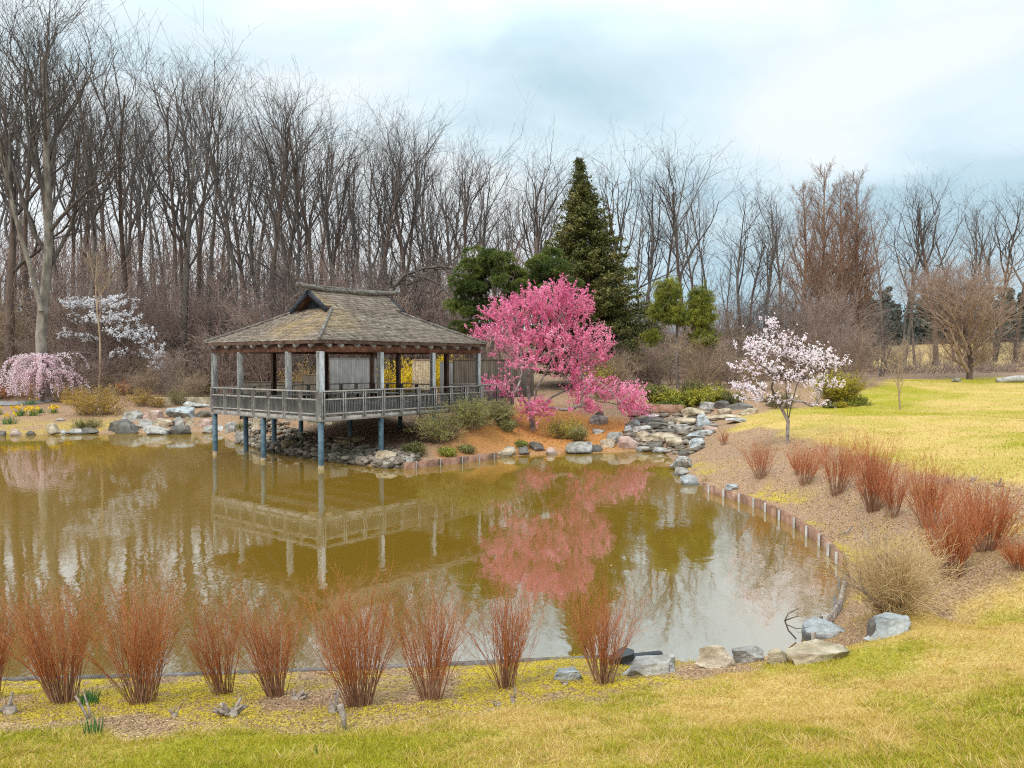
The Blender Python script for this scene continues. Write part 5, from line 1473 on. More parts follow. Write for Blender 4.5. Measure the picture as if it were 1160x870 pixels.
for i, (px, py, w_, h_, n_, lab) in enumerate(bank):
    x_, y_, z_ = ground(px, py)
    dogwood(lab, (x_, y_, z_), w_ * y_ / F * 1.0, h_ * y_ / F * .97, 330 + i, int(n_ * 1.2), mt='dogwood_red', thick=1.1, lean=tuple(rng.normal(0, .06, 2)), group='red twig shrubs on the right bank')
# dry straw-coloured shrub over the water
rg = np.random.default_rng(350)
x_, y_, z_ = ground(1012, 692)
th = thing('dry_shrub', 'dry straw-coloured shrub with long arching stems beside the grey edging board', 'shrub', (x_, y_, z_))
n_ = 520
az = rg.uniform(0, 6.28, n_); tl = rg.uniform(.1, 1.1, n_)
P = polyl(rg, np.stack([rg.normal(0, .13, n_), rg.normal(0, .13, n_), np.full(n_, -.05)], 1), np.stack([np.cos(az) * tl, np.sin(az) * tl, np.ones(n_)], 1), rg.uniform(.5, 1.45, n_), 6, .12, -.01)
sm = MB().tubes(P, taper(np.full(n_, .0042), 7, .35), 3, np.repeat(rg.uniform(0, 1, n_)[:, None], 7, 1))
p, d, l1, r = children(rg, P, taper(np.full(n_, .0042), 7, .35), np.full(n_, .7), 4, .2, .95, 35, 10, .4, .8); P1 = polyl(rg, p, d, l1, 3, .15, -.02)
sm.tubes(P1, np.full((len(P1), 4), .0022), 3, np.clip(rg.normal(.6, .2, len(P1)), 0, 1))
sm.build('fine_stems', M['straw'], th)
n_ = 13
az = np.array([2.9, 2.5, 3.3, 2.0, .3, .6, 1.0, -.1, 1.4, 3.6, .8, 2.2, 1.7]); tl = np.array([1.3, 1.0, 1.6, .5, 1.2, .8, .6, 1.0, .3, 1.5, 1.0, .8, .4])
P = polyl(rg, np.stack([rg.normal(0, .08, n_), rg.normal(0, .08, n_), np.full(n_, -.05)], 1), np.stack([np.cos(az) * tl, np.sin(az) * tl, np.ones(n_)], 1), rg.uniform(1.0, 1.75, n_), 8, .05, -.01)
R = taper(rg.uniform(.008, .013, n_), 9, .25); cm = MB().tubes(P, R, 5)
p, d, l1, r = children(rg, P, R, np.full(n_, 1.3), 6, .3, .95, 35, 8, .38, .7); cm.tubes(polyl(rg, p, d, l1, 4, .08, .02), np.maximum(taper(r, 5, .4), .002), 3)
cm.build('long_stems', M['driftwood'], th)
for px, py, s_, lab in [(1040, 560, .5, 'short straw tuft at the lawn edge behind the right bank shrubs'), (800, 545, .3, 'dry grass tuft beside the flat pale rocks'), (985, 640, .42, 'low dry tuft left of the orange-red twig shrub')]:
    x_, y_, z_ = ground(px, py); n_ = 90
    az = rg.uniform(0, 6.28, n_); tl = rg.uniform(.1, .9, n_)
    P = polyl(rg, np.stack([rg.normal(0, .06, n_), rg.normal(0, .06, n_), np.full(n_, -.03)], 1), np.stack([np.cos(az) * tl, np.sin(az) * tl, np.ones(n_)], 1), rg.uniform(.5, 1, n_) * s_, 4, .1, -.05)
    tag(MB().tubes(P, taper(np.full(n_, .004), 5, .3), 3, np.repeat(rg.uniform(0, 1, n_)[:, None], 5, 1)).build('grass_tuft', M['straw'], None, loc=(x_, y_, z_)), lab, 'grass')
# ------------------------------------------------------------------ rocks
def ico(sub):
    t = (1 + 5 ** .5) / 2
    V = [(-1, t, 0), (1, t, 0), (-1, -t, 0), (1, -t, 0), (0, -1, t), (0, 1, t), (0, -1, -t), (0, 1, -t), (t, 0, -1), (t, 0, 1), (-t, 0, -1), (-t, 0, 1)]
    Fc = [(0, 11, 5), (0, 5, 1), (0, 1, 7), (0, 7, 10), (0, 10, 11), (1, 5, 9), (5, 11, 4), (11, 10, 2), (10, 7, 6), (7, 1, 8), (3, 9, 4), (3, 4, 2), (3, 2, 6), (3, 6, 8), (3, 8, 9), (4, 9, 5), (2, 4, 11), (6, 2, 10), (8, 6, 7), (9, 8, 1)]
    V = [unit(np.array(v, float)) for v in V]
    for _ in range(sub):
        c, nf = {}, []
        def mid(a, b):
            k = (min(a, b), max(a, b))
            if k not in c: c[k] = len(V); V.append(unit(V[a] + V[b]))
            return c[k]
        for a, b, d in Fc:
            x, y, z = mid(a, b), mid(b, d), mid(d, a)
            nf += [(a, x, z), (b, y, x), (d, z, y), (x, y, z)]
        Fc = nf
    return np.array(V), np.array(Fc)
ICO = {k: ico(k) for k in (1, 2, 3, 4, 5)}
def rock_mb(seed, sz, sub=3, cuts=12, flat_top=.0, rough=.05):
    rg = np.random.default_rng(seed)
    V, T = ICO[sub]
    V = np.sign(V) * np.abs(V) ** .55; V = V / np.abs(V).max() * 1.02
    n = unit(rg.normal(size=(cuts, 3))); dd = rg.uniform(.66, 1.0, cuts)
    if flat_top: n = np.concatenate([n, unit(np.array([[rg.normal(0, .12), rg.normal(0, .12), 1.0]]))]); dd = np.append(dd, flat_top)
    for a, b in zip(n, dd):
        s = V @ a - b
        V = V - np.maximum(s, 0)[:, None] * a
    nz = (fbm(V[:, 0] * 2.6 + seed, V[:, 1] * 2.2 + V[:, 2] * 3.1, seed, 5) - .5)
    V = V * (1 + nz[:, None] * rough * 4.5)
    V = V / np.abs(V).max(0)
    lo_ = V[:, 2] < .1                                   # keep the buried foot as broad as the waist
    V[lo_, :2] /= np.sqrt(np.maximum(1 - (V[lo_, 2:3] - .1) ** 2 * .8, .25))
    V[:, :2] /= np.abs(V[:, :2]).max(0)
    return MB().add(V * np.array(sz) / 2, None, T)
rk_n = 0
def rock(px0, py0, px1, py1, mt, label, sub=4, depth=.7, flat=.0, rz=None, dy=0.0, group=None, name='rock', sink=.15, cuts=12):
    global rk_n
    rk_n += 1
    x, y, z = ground((px0 + px1) / 2, py1)
    if dy: y += dy; x = ((px0 + px1) / 2 - CX) / F * y; z = h1(x, y)
    zb = AT((px0 + px1) / 2, py1, y)[2]
    w, hg = (px1 - px0) * y / F, (py1 - py0) * y / F
    rg = np.random.default_rng(900 + rk_n)
    hh = hg * (1 + sink) 
    mb = rock_mb(500 + rk_n, (w * 1.04, w * depth, hh), sub, cuts, flat)
    th = mb.build(name, M[mt], None, smooth=False)
    th.location = (x, y + w * depth * .3, zb - hg * sink + hh / 2)
    th.rotation_euler = (rg.normal(0, .06), rg.normal(0, .06), rg.normal(0, .15) if rz is None else rz)
    return tag(th, label, 'rock', group)
# left bank stones
for a in [(129, 466, 161, 476, 'stone_grey', 'long flat grey slab at the top left of the left bank stone wall', 1.2), (158, 465, 184, 476, 'stone_pink', 'reddish peaked stone between the flat grey slab and the blue-grey block'), (183, 461, 219, 473, 'stone_blue', 'blue-grey rounded block at the top of the left bank stone wall'),
          (120, 474, 152, 490, 'stone_dark', 'large brown sloping stone at the water left of the stone wall'), (152, 475, 171, 485, 'stone_grey', 'small pale squarish stone below the reddish peaked stone'), (170, 473, 194, 484, 'stone_tan', 'tan stone below the left end of the blue-grey block'), (195, 472, 208, 483, 'stone_grey', 'left one of two blocky pale stones under the blue-grey block'), (207, 472, 220, 483, 'stone_tan', 'right one of two blocky stones under the blue-grey block'),
          (154, 483, 190, 493, 'stone_grey', 'wide mottled grey stone at the water below the tan stone'), (192, 482, 212, 492, 'stone_dark', 'low dark stone at the water below the blocky pair'), (218, 464, 240, 473, 'stone_dark', 'dark stone right of the blue-grey block'), (205, 457, 240, 462, 'stone_grey', 'thin pale ledge stone left of the pavilion corner'), (222, 474, 240, 484, 'stone_pink', 'pinkish stone left of the outer corner pile'), (230, 482, 250, 490, 'stone_grey', 'grey stone behind the outer corner pile'),
          (254, 478, 268, 490, 'stone_grey', 'upright pale grey stone between the two left piles'), (262, 489, 284, 502, 'stone_grey', 'pale grey stone at the water behind the second pile'), (268, 476, 282, 492, 'stone_tan', 'tan stone stack piece behind the second pile'), (282, 474, 298, 486, 'stone_tan', 'upper tan stone under the left side of the deck'),
          (50, 480, 65, 491, 'stone_tan', 'squarish tan stone on the left shore below the daffodils'), (8, 486, 24, 493, 'stone_pink', 'low pinkish stone at the left shore below the green daffodil clump'), (28, 488, 38, 493, 'stone_dark', 'small dark stone on the left shore between two paler ones'), (65, 486, 75, 492, 'stone_grey', 'small grey stone right of the squarish tan stone'), (76, 486, 92, 492, 'stone_grey', 'flat grey stone on the left shore below the low olive shrub'), (92, 485, 110, 491, 'stone_dark', 'wedge-shaped dark stone below the ochre mound'), (-4, 487, 6, 493, 'stone_dark', 'dark stone at the left border on the shore')]:
    e_ = (a[2] - a[0]) * .10
    rock(a[0] - e_, a[1], a[2] + e_, *a[3:6], depth=.7, sink=.3)
# low pale wall left of the pavilion and pale log on the left bank
for px0, px1, py, lab in [(176, 207, 452, 'left piece of the pale low wall behind the upright shrubs'), (209, 240, 452, 'right piece of the pale low wall ending at the pavilion corner')]:
    x, y, z = ground((px0 + px1) / 2, py + 5); w_ = (px1 - px0) * y / F
    o = MB().box((0, 0, .15), (w_, .3, .62), 0).build('low_wall', M['stone_tan'], None, loc=(x, y, z)); tag(o, lab, 'wall')
x, y, z = ground(68, 477)
o = MB().tubes(np.array([[-.28, 0, .05], [0, .03, .09], [.28, .02, .07]]), np.array([.07, .08, .06]), 7, cap=True).build('log', M['timber_pale'], None, loc=(x, y, z)); tag(o, 'short pale log lying on the left bank below the ochre mound', 'log')
# cascade stones
C_ = [(722, 471, 758, 482, 'stone_dark', 'wide dark ledge stone across the top of the cascade', .6), (728, 469, 757, 474, 'stone_grey', 'thin pale capstone on the top ledge of the cascade', 0), (711, 473, 728, 484, 'stone_blue', 'pale blue-grey block at the upper left of the cascade', 0), (707, 480, 718, 489, 'stone_blue', 'small bright triangular stone left of the cascade', 0), (716, 482, 737, 489, 'stone_grey', 'grey wedge stone below the pale blue-grey block', 0),
      (732, 477, 757, 486, 'stone_dark', 'dark stone recess in the middle of the cascade', .9), (756, 476, 766, 485, 'stone_grey', 'small pale grey stone in the middle of the cascade', 0), (763, 472, 786, 480, 'stone_tan', 'tan sloping slab at the upper right of the cascade', 0), (765, 480, 787, 490, 'stone_grey', 'grey rounded slab right of the middle of the cascade', 0), (744, 486, 774, 491, 'stone_dark', 'thin dark step slab in the middle of the cascade', 0),
      (720, 487, 736, 498, 'stone_tan', 'rounded tan boulder at the left of the lower step of the cascade', 0), (735, 490, 772, 500, 'stone_tan', 'long tan ledge on the lower step of the cascade', 0), (772, 460, 799, 473, 'stone_tan', 'large rust-streaked pale boulder above the right side of the cascade', 0), (790, 467, 808, 484, 'stone_blue', 'blue-green upright boulder right of the cascade', 0), (794, 452, 815, 463, 'stone_grey', 'pale flat-topped boulder behind the rust-streaked one', .6),
      (812, 453, 826, 463, 'stone_dark', 'grey upright stone right of the flat-topped boulder', 0), (812, 461, 830, 470, 'stone_tan', 'tan flat stone right of the rust-streaked boulder', 0), (784, 487, 806, 495, 'stone_blue', 'pale blue-grey slab at the right end of the cascade', 0), (782, 495, 802, 506, 'stone_blue', 'large blue-grey boulder at the lower right of the cascade', 0), (799, 482, 812, 488, 'stone_pink', 'small pinkish stone right of the blue-green boulder', 0),
      (752, 494, 776, 506, 'stone_tan', 'round lichen-spotted boulder at the foot of the cascade', 0), (734, 500, 752, 508, 'stone_dark', 'dark wet stone at the foot of the cascade', 0), (722, 504, 736, 511, 'stone_grey', 'small pale stone at the water in front of the cascade', 0), (737, 507, 758, 513, 'stone_grey', 'low grey stone at the water under the cascade', 0), (768, 508, 781, 518, 'stone_dark', 'dark little stone pile right of the cascade outlet', 0),
      (672, 464, 686, 473, 'stone_dark', 'dark stone upper left of the orange slope beside the cascade', 0), (670, 470, 690, 481, 'stone_grey', 'striped grey boulder on the orange slope', 0), (672, 486, 686, 491, 'stone_grey', 'flat grey stone on the lower orange slope', 0), (690, 488, 706, 503, 'stone_grey', 'leaning grey boulder at the water left of the cascade', 0), (680, 497, 698, 507, 'stone_tan', 'tan angular stone at the water before the leaning boulder', 0),
      (645, 500, 668, 514, 'stone_grey', 'grey pointed rock at the shore right of the pink cherry', 0), (668, 503, 682, 511, 'stone_dark', 'small dark stone right of the grey pointed rock', 0), (703, 493, 722, 508, 'stone_pink', 'pinkish ground rock between the leaning boulder and the cascade', 0),
      (826, 455, 850, 464, 'stone_dark', 'dark stone among the bushes left of the pale pink cherry', 0), (842, 462, 862, 469, 'stone_tan', 'low tan stone left of the pale pink cherry trunk', 0), (800, 470, 838, 475, 'stone_tan', 'long low tan ledge right of the blue-green boulder', 0), (828, 474, 850, 478, 'stone_grey', 'flat grey paving stone at the corner of the lawn', 0)]
for a in C_:
    e_ = (a[2] - a[0]) * .16
    rock(a[0] - e_, a[1] + (a[3] - a[1]) * .08, a[2] + e_, *a[3:6], flat=a[6], depth=.8, sink=.4)
# shore below the pink cherry
for a in [(562, 508, 585, 517, 'stone_tan', 'tan stone at the right end of the short reddish edging'), (584, 505, 600, 514, 'stone_dark', 'dark stone at the shore straight below the pink cherry trunk'), (598, 500, 618, 511, 'stone_dark', 'brown jagged stone at the shore right below the pink cherry'), (615, 507, 632, 515, 'stone_pink', 'low pinkish stone at the shore between jagged and pointed rocks'), (572, 506, 584, 511, 'stone_grey', 'pale streak stone just above the tan shore stone')]:
    rock(*a, depth=.6)
# flat pale rocks on the right shore
for a in [(758, 517, 792, 531, 'stone_grey', 'large pale flat rock at the shore right of the cascade', 1), (764, 530, 785, 539, 'stone_grey', 'middle pale flat rock of the right shore', 1), (766, 537, 797, 550, 'stone_blue', 'lowest pale flat rock at the start of the rusty edging', 1), (822, 549, 839, 555, 'stone_blue', 'small blue-grey stone lying behind the rusty edging', 0)]:
    rock(*a[:6], flat=.7 if a[6] else 0, depth=.8)
# foreground rocks
for a in [(906, 707, 983, 733, 'stone_blue', 'big blue-white peaked rock at the end of the grey edging board', .75, 0, .45), (893, 729, 968, 750, 'stone_tan', 'long tan-grey ledge rock lying before the blue-white peaked rock', .55, .4), (988, 693, 1050, 720, 'stone_blue', 'pale blue slanted slab at the foot of the dry straw-coloured shrub', .8, .5), (984, 698, 1005, 724, 'stone_dark', 'dark upright rock between the two blue rocks', .8, 0),
          (783, 732, 846, 757, 'stone_tan', 'tan blocky rock at the near shore right of the black pipe', .6, 0), (826, 733, 872, 752, 'stone_grey', 'pale low rock touching the right side of the tan blocky rock', .6, 0), (867, 737, 900, 752, 'stone_tan', 'small tan rock between the low pale rock and the ledge rock', .6, 0), (706, 748, 774, 766, 'stone_grey', 'whitish flat slab lying before the black pipe', .7, .6), (622, 758, 662, 771, 'stone_blue', 'low blue-grey stone on the near bank left of the last twig shrub', .7, .6)]:
    rock(*a[:6], depth=a[6], flat=a[7], sub=5, cuts=18, dy=a[8] if len(a) > 8 else 0, sink=.5)

# rubble under the pavilion: one stuff object
rg = np.random.default_rng(71)
rb = MB(); k = 0
V1, T1 = ICO[1]
while k < 1500:
    px = rg.uniform(268, 475); py = rg.uniform(484, 533)
    x, y = G(px, py, .3)
    d = float(poly_dist(POND, np.array([x]), np.array([y]))[0])
    if d < -.3 or d > rg.uniform(1.2, 2.6): continue
    s = rg.uniform(.08, .24)
    V = V1 * (1 + rg.normal(0, .14, (len(V1), 1)))
    a_ = rg.uniform(0, 6.28)
    V = V * np.array([s, s * rg.uniform(.6, 1), s * rg.uniform(.4, .8)]) * .5 * 1.6
    V = np.stack([V[:, 0] * math.cos(a_) - V[:, 1] * math.sin(a_), V[:, 0] * math.sin(a_) + V[:, 1] * math.cos(a_), V[:, 2]], 1)
    rb.add(V + [x, y, h1(x, y) + .03 + rg.uniform(0, .12)], None, T1, float(rg.uniform(0, 1))); k += 1
tag(rb.build('rubble', M['rubble'], None), 'loose tan and grey rubble on the shore under the pavilion', 'rubble', kind='stuff')
for a in [(418, 510, 455, 524, 'stone_tan', 'flat tan ledge stone at the foot of the right pile under the pavilion'), (455, 515, 470, 529, 'stone_grey', 'round grey stone at the left end of the short reddish edging')]:
    rock(*a, depth=.6, flat=.7)

rb = MB(); k = 0                                            # small stones filling the cascade bed
while k < 420:
    px, py = rg.uniform(708, 812), rg.uniform(466, 514)
    x, y, z = ground(px, py) if k % 3 == 0 else (x + rg.normal(0, .5), y + rg.normal(0, .4), 0)
    if not in_poly(Z_casc, np.array([x]), np.array([y]))[0]: x, y, z = ground(755, 490); continue
    s = rg.uniform(.12, .42); a_ = rg.uniform(0, 6.28)
    V = V1 * (1 + rg.normal(0, .14, (len(V1), 1))) * np.array([s, s * rg.uniform(.6, 1), s * rg.uniform(.22, .4)]) * .8
    V = np.stack([V[:, 0] * math.cos(a_) - V[:, 1] * math.sin(a_), V[:, 0] * math.sin(a_) + V[:, 1] * math.cos(a_), V[:, 2]], 1)
    rb.add(V + [x, y, h1(x, y) + .04], None, T1, float(rg.uniform(0, .8))); k += 1
tag(rb.build('cascade_rubble', M['rubble'], None), 'small loose stones between the boulders of the cascade', 'rubble', kind='stuff')

# ------------------------------------------------------------------ stumps, shoots, pipe, branch
def stump(px, py, wpx, hpx, seed, label, prongs):
    rg = np.random.default_rng(seed)
    x, y, z = ground(px, py); w, h = wpx * y / F, hpx * y / F
    th = MB()
    th.tubes(np.array([[0, 0, -.05], [0, 0, h * .25]]), np.array([w * .22, w * .16]), 7, cap=True)
    for i in range(prongs):
        a_ = rg.uniform(0, 6.28); t_ = rg.uniform(.3, 1.0)
        e_ = np.array([math.cos(a_) * w * .5 * t_, math.sin(a_) * w * .35 * t_, h * rg.uniform(.35, 1) * (1.1 - .5 * t_)])
        q = np.array([[math.cos(a_) * w * .05, math.sin(a_) * w * .05, 0], e_ * [.5, .5, .45] + rg.normal(0, .008, 3), e_])
        th.tubes(q, np.array([w * .075, w * .06, w * .035]) * rg.uniform(.7, 1.1), 5, cap=True)
    o = th.build('stump', M['driftwood'], None, loc=(x, y, z), smooth=False)
    return tag(o, label, 'stump')
stump(12, 808, 40, 28, 1, 'grey cut stump at the left border on the mossy bank', 4)
stump(198, 812, 18, 14, 2, 'small dark stump between the widest shrub and the many-pronged stump', 4)
stump(263, 811, 46, 26, 3, 'many-pronged pale stump before the narrow red twig shrub', 11)
stump(335, 792, 34, 14, 4, 'low spread of cut stems right of the many-pronged stump', 8)
stump(378, 808, 36, 28, 5, 'large weathered stump before the tall dense shrub', 8)
stump(581, 797, 16, 24, 6, 'small pale forked stump before the vase-shaped shrub', 3)
stump(564, 800, 18, 9, 7, 'low dark stump beside the small forked stump', 5)
stump(640, 776, 22, 8, 8, 'bits of pale cut wood near the low blue-grey stone', 5)
stump(1070, 549, 20, 14, 9, 'small dark stump at the lawn edge above the right bank', 5)
stump(1130, 551, 16, 12, 10, 'pale small stump at the lawn edge near the right border', 5)
stump(1102, 545, 10, 10, 12, 'tiny dark stump between the two at the right lawn edge', 4)
x, y, z = ground(391, 828)
o = MB().tubes(np.array([[.0, 0, -.01], [-.03, .05, .1], [-.075, .1, .21]]), np.array([.022, .03, .034]), 7, cap=True).build('driftwood', M['driftwood'], None, loc=(x, y, z)); tag(o, 'grey stick of driftwood leaning on the large weathered stump', 'driftwood')
x, y, z = ground(97, 815)
o = MB().tubes(np.array([[.03, 0, .0], [-.05, .05, .08], [-.16, .1, .20]]), np.array([.018, .016, .012]), 6, cap=True).tubes(np.array([[.06, 0, .0], [.0, .06, .09], [-.08, .12, .22]]), np.array([.014, .012, .008]), 6, cap=True).build('driftwood', M['driftwood'], None, loc=(x, y, z)); tag(o, 'pair of pale sticks beside the blue-green daffodil shoot', 'driftwood')
def shoots(px, py, wpx, hpx, n, seed, label, flowers=0, name='daffodil'):
    rg = np.random.default_rng(seed)
    x, y, z = ground(px, py); w, h = wpx * y / F, hpx * y / F
    th = thing(name, label, 'flower', (x, y, z))
    c = np.stack([rg.normal(0, w * .2, n), rg.normal(0, w * .2, n), np.full(n, -.02)], 1)
    D = np.stack([rg.normal(0, w * .22, n), rg.normal(0, w * .2, n), h * rg.uniform(.6, 1, n)], 1)
    lm = MB().blades(c, D, max(.012, h * .045), rg, rg.uniform(0, 1, n)).blades(c + .004, D * [1, 1, .9], max(.012, h * .045), rg, rg.uniform(0, 1, n))
    lm.build('leaves', M['daffodil_leaf'], th)
    if flowers:
        f = MB()
        for i in range(flowers):
            q = np.array([rg.normal(0, w * .35), rg.normal(-w * .1, w * .25), h * rg.uniform(.75, 1.1)])
            f.tubes(np.array([[q[0] * .6, q[1] * .6, 0], q]), np.array([.006, .006]), 3)
            f.cards(q + rg.normal(0, .03, (7, 3)), np.full(7, .11), rg, rg.uniform(0, 1, 7), asp=.8)
        f.build('blooms', M['daffodil_bloom'], th)
    return th
shoots(105, 833, 20, 36, 16, 21, 'blue-green daffodil shoot on the mossy near bank')
shoots(360, 856, 5, 26, 2, 22, 'single thin green shoot in the near grass below the large stump', name='green_shoot')
shoots(101, 797, 22, 22, 60, 23, 'bright green grassy clump between the two left shrubs of the near row', name='green_shoot')
shoots(268, 803, 16, 10, 14, 24, 'green leaves sprouting behind the many-pronged stump', name='green_shoot')
for i, (px, py, w_, h_, fl, lab) in enumerate([(10, 480, 16, 11, 3, 'green daffodil clump lowest on the left bank'), (23, 471, 14, 10, 9, 'yellow flowering daffodil clump below the path'), (37, 471, 12, 9, 8, 'yellow flowering daffodil clump below the weeping cherry'), (45, 468, 12, 8, 2, 'green daffodil clump below the weeping cherry trunk'), (61, 468, 10, 8, 6, 'daffodil clump right of the weeping cherry trunk'), (34, 458, 16, 7, 1, 'dark green clump at the edge of the path'), (78, 459, 8, 5, 10, 'small bright yellow daffodil patch left of the ochre mound'), (-2, 470, 10, 9, 4, 'daffodil clump cut by the left border of the photo')]):
    shoots(px, py, w_, h_, 70, 30 + i, lab, fl * 2)
# black pipe with its sleeve
x, y, z = ground(716, 752)
th = thing('drain_pipe', 'black ribbed plastic drain pipe with a crumpled sleeve at the near shore', 'pipe', (x, y, z + .04))
a0, a1 = np.array([-.12, 0, .03]), AT(748, 742, y + .35) - np.array([x, y, z + .04])
tt = np.linspace(0, 1, 40)
P = a0 + (a1 - a0) * tt[:, None]
MB().tubes(P, .055 + .008 * (np.arange(40) % 2), 12).build('pipe', M['black_plastic'], th)
sl = rock_mb(77, (.42, .34, .22), 3, 14)
o = sl.build('sleeve', M['black_plastic'], th, loc=(-.16, -.02, .05)); o.rotation_euler = (0, -.25, .2)
# bent dead branch standing in the water
bx, by = G(900, 726, 0)
o = MB()
def pp3(pts): return np.array([AT(a, b, by + c) - np.array([bx, by, 0]) for a, b, c in pts])
o.tubes(pp3([(902, 724, 0), (893, 714, .05), (889, 703, .1), (893, 695, .1), (905, 689, .05)]), np.array([.012, .013, .012, .009, .005]), 6, cap=True)
o.tubes(pp3([(890, 707, .08), (902, 712, .0), (914, 711, -.05)]), np.array([.010, .008, .005]), 5, cap=True)
o.tubes(pp3([(889, 703, .1), (897, 700, .2), (904, 698, .3)]), np.array([.012, .009, .005]), 5, cap=True)
tag(o.build('branch', M['branch_dark'], None, loc=(bx, by, 0)), 'bent dead branch sticking out of the water by the edging board', 'branch')
x, y, z = ground(960, 607)
tag(MB().tubes(np.array([[-.22, 0, .03], [0, .05, .07], [.2, .16, .2]]), np.array([.02, .025, .015]), 6, cap=True).build('driftwood', M['driftwood'], None, loc=(x, y, z)), 'pale stick lying above the bend of the rusty edging', 'driftwood')
# pale boulder and pale fallen log on the far lawn
x, y, z = ground(1084, 433.0)
mb = rock_mb(88, (1.0, .8, .45), 3); o = mb.build('rock', M['stone_grey'], None, loc=(x, y, z + .15)); tag(o, 'pale boulder on the far lawn at the foot of the round bare tree', 'rock')
x, y, z = on(1150, y)
o = MB().tubes(np.array([[-1.4, 0, .12], [0, 0, .26], [2.6, .1, .3]]), np.array([.22, .28, .26]), 9, cap=True).build('log', M['timber_pale'], None, loc=(x, y, z)); tag(o, 'pale fallen log on the far lawn near the right border', 'log')

# ------------------------------------------------------------------ ground cover: grass, moss, wood chips, pine straw
rg = np.random.default_rng(91)
def scatter(n, y0, y1, pad=.05, pw=1.0):
    """points spread over the visible wedge of ground, denser near by"""
    Y = y0 + (y1 - y0) * rg.uniform(0, 1, n) ** pw
    u = rg.uniform(-.70 - pad, .70 + pad, n)
    X = u * Y
    return X, Y
def dn(x, y): return fbm(x * 1.7, y * 1.7, 91, 4)
gm = MB()
for n, y0, y1, pw, hl, wd in [(330000, 4.6, 15, 1.35, (.016, .065), .0060), (130000, 14, 62, 1.25, (.03, .08), .022)]:
    X, Y = scatter(n, y0, y1, pw=pw)
    lw, gr, mo, og, wo_, d = zones(X, Y)
    dry = ((X > 3) | (X < -14)) & (Y > 9) & (Y < 52) & (og < .5) & (rg.uniform(size=n) < .75 * sstep(.34, .54, fbm(X * .7, Y * .7, 97, 4)))
    gr = np.where(lw > .5, gr, .03)
    keep = ((lw > rg.uniform(.25, .75, n)) | dry) & (d > .3)
    X, Y, gr = X[keep], Y[keep], gr[keep]
    Zg = H(X, Y); m_ = len(X)
    cl = dn(X, Y)
    hh = rg.uniform(*hl, m_) * (.45 + .8 * cl + .8 * np.maximum(fbm(X * 6, Y * 6, 93, 2) - .5, 0) * 2)
    D = np.stack([rg.normal(0, .55, m_) * hh, rg.normal(0, .55, m_) * hh, hh], 1)
    tn = np.clip(np.where(rg.uniform(size=m_) < gr * .9 + .02, rg.normal(.30, .13, m_), rg.normal(.78, .16, m_)) + (cl - .5) * .25, 0, 1)
    gm.blades(np.stack([X, Y, Zg - .005], 1), D, np.full(m_, wd) * rg.uniform(.7, 1.4, m_), rg, tn)
X, Y = scatter(5200, 4.6, 16, pw=1.3)                        # tufts that stand out of the turf
lw, gr, mo, og, wo_, d = zones(X, Y)
keep = (lw > .5) & (d > .4) & (fbm(X * .9, Y * .9, 99, 3) > .42)
X, Y, gr = X[keep], Y[keep], gr[keep]
k_ = 34; m_ = len(X) * k_
sz = np.repeat(rg.uniform(.03, .10, len(X)), k_)
Xb = np.repeat(X, k_) + rg.normal(0, 1, m_) * sz * .6; Yb_ = np.repeat(Y, k_) + rg.normal(0, 1, m_) * sz * .6
hh = sz * rg.uniform(.5, 1.1, m_)
D = np.stack([(Xb - np.repeat(X, k_)) * .9 + rg.normal(0, .4, m_) * hh, (Yb_ - np.repeat(Y, k_)) * .9 + rg.normal(0, .4, m_) * hh, hh * .8], 1)
tb_ = np.repeat(np.where(rg.uniform(size=len(X)) < gr * .8 + .05, rg.normal(.25, .12, len(X)), rg.normal(.88, .1, len(X))), k_)
gm.blades(np.stack([Xb, Yb_, H(Xb, Yb_) - .004], 1), D, rg.uniform(.004, .0085, m_), rg, np.clip(tb_ + rg.normal(0, .07, m_), 0, 1))
tag(gm.build('grass', M['grass'], None), 'short mixed green and straw-coloured lawn grass', 'grass', kind='stuff')
cm = MB(); mm_ = MB(); om = MB()
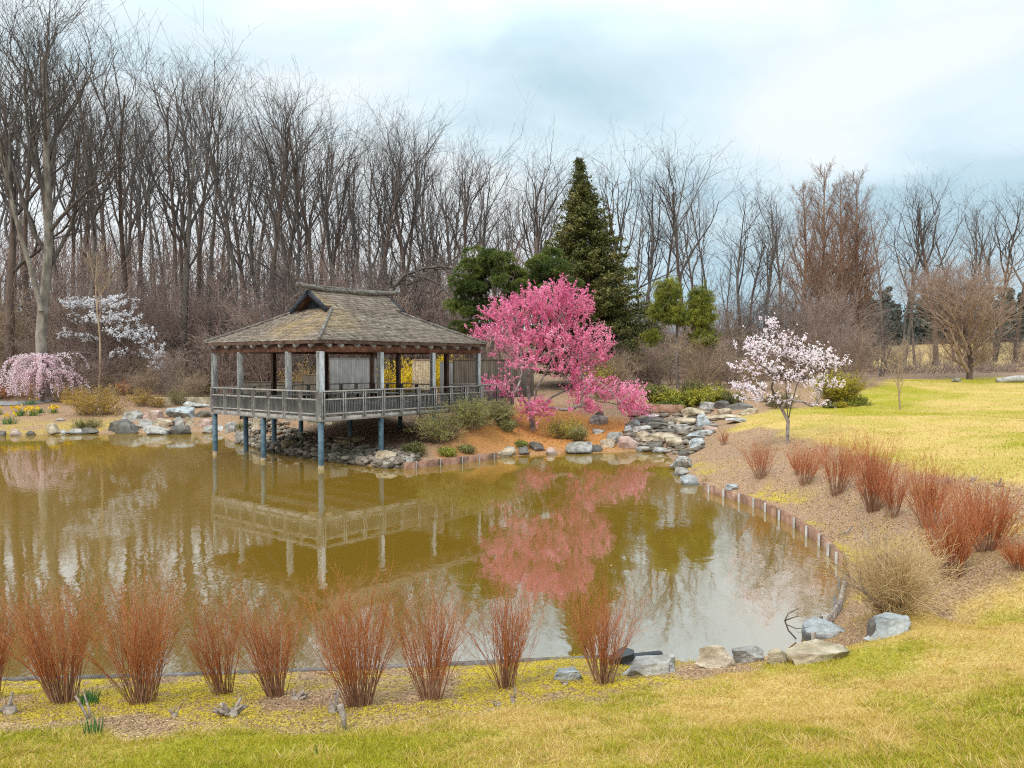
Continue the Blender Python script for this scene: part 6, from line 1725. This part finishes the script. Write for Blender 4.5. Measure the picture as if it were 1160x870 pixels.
for n, y0, y1, s0, s1, pw in [(330000, 6.0, 16, .010, .042, 1.2), (160000, 15, 60, .03, .11, 1.2)]:
    X, Y = scatter(n, y0, y1, pw=pw)
    lw, gr, mo, og, wo_, d = zones(X, Y)
    bed = ((lw < .5) | (rg.uniform(size=n) < .02)) & (d > .12)
    k1 = bed & (mo < rg.uniform(.2, 1.1, n)) & (og < .5) & (rg.uniform(size=n) < .6)
    Zg = H(X, Y)
    c = np.stack([X, Y, Zg + rg.uniform(0, .015, n)], 1)
    cm.cards(c[k1], rg.uniform(s0, s1, k1.sum()), rg, np.clip(rg.normal(.45, .26, k1.sum()) + (fbm(X[k1] * 1.2, Y[k1] * 1.2, 95, 3) - .5) * .9, 0, 1), flat=.7, asp=.38)
    k2 = bed & (mo > rg.uniform(.3, 1.0, n)) & (rg.uniform(size=n) < .8)
    mm_.cards(c[k2] + [0, 0, .008], rg.uniform(s0 * .7, s1 * .5, k2.sum()), rg, rg.uniform(0, 1, k2.sum()), flat=.3, asp=.8)
    k3 = bed & (og > .4)
    om.cards(c[k3] + [0, 0, .01], rg.uniform(s0 * 1.6, s1 * 1.8, k3.sum()), rg, np.clip(rg.normal(.5, .25, k3.sum()), 0, 1), flat=.6, asp=.16)
tag(cm.build('wood_chips', M['chips'], None), 'brown and tan wood chips and dead leaves on the planting beds', 'mulch', kind='stuff')
tag(mm_.build('moss', M['moss'], None), 'bright yellow-green moss patches on the banks', 'moss', kind='stuff')
tag(om.build('pine_straw', M['pine_straw'], None), 'orange pine straw covering the bank under the pink cherry', 'mulch', kind='stuff')

n = 24
px, py = rg.uniform(620, 930, n), rg.uniform(525, 700, n)
Q = np.array([G(a, b, .006) for a, b in zip(px, py)])
ok = poly_dist(POND, Q[:, 0], Q[:, 1]) < -.4
fp = MB().cards(np.column_stack([Q[ok], np.full(ok.sum(), .006)]), rg.uniform(.02, .045, ok.sum()), rg, rg.uniform(0, 1, ok.sum()), flat=.97, asp=.8)
tag(fp.build('floating_petals', M['palepink_blossom'], None), 'fallen petals floating on the pond near the right shore', 'petals', kind='stuff')
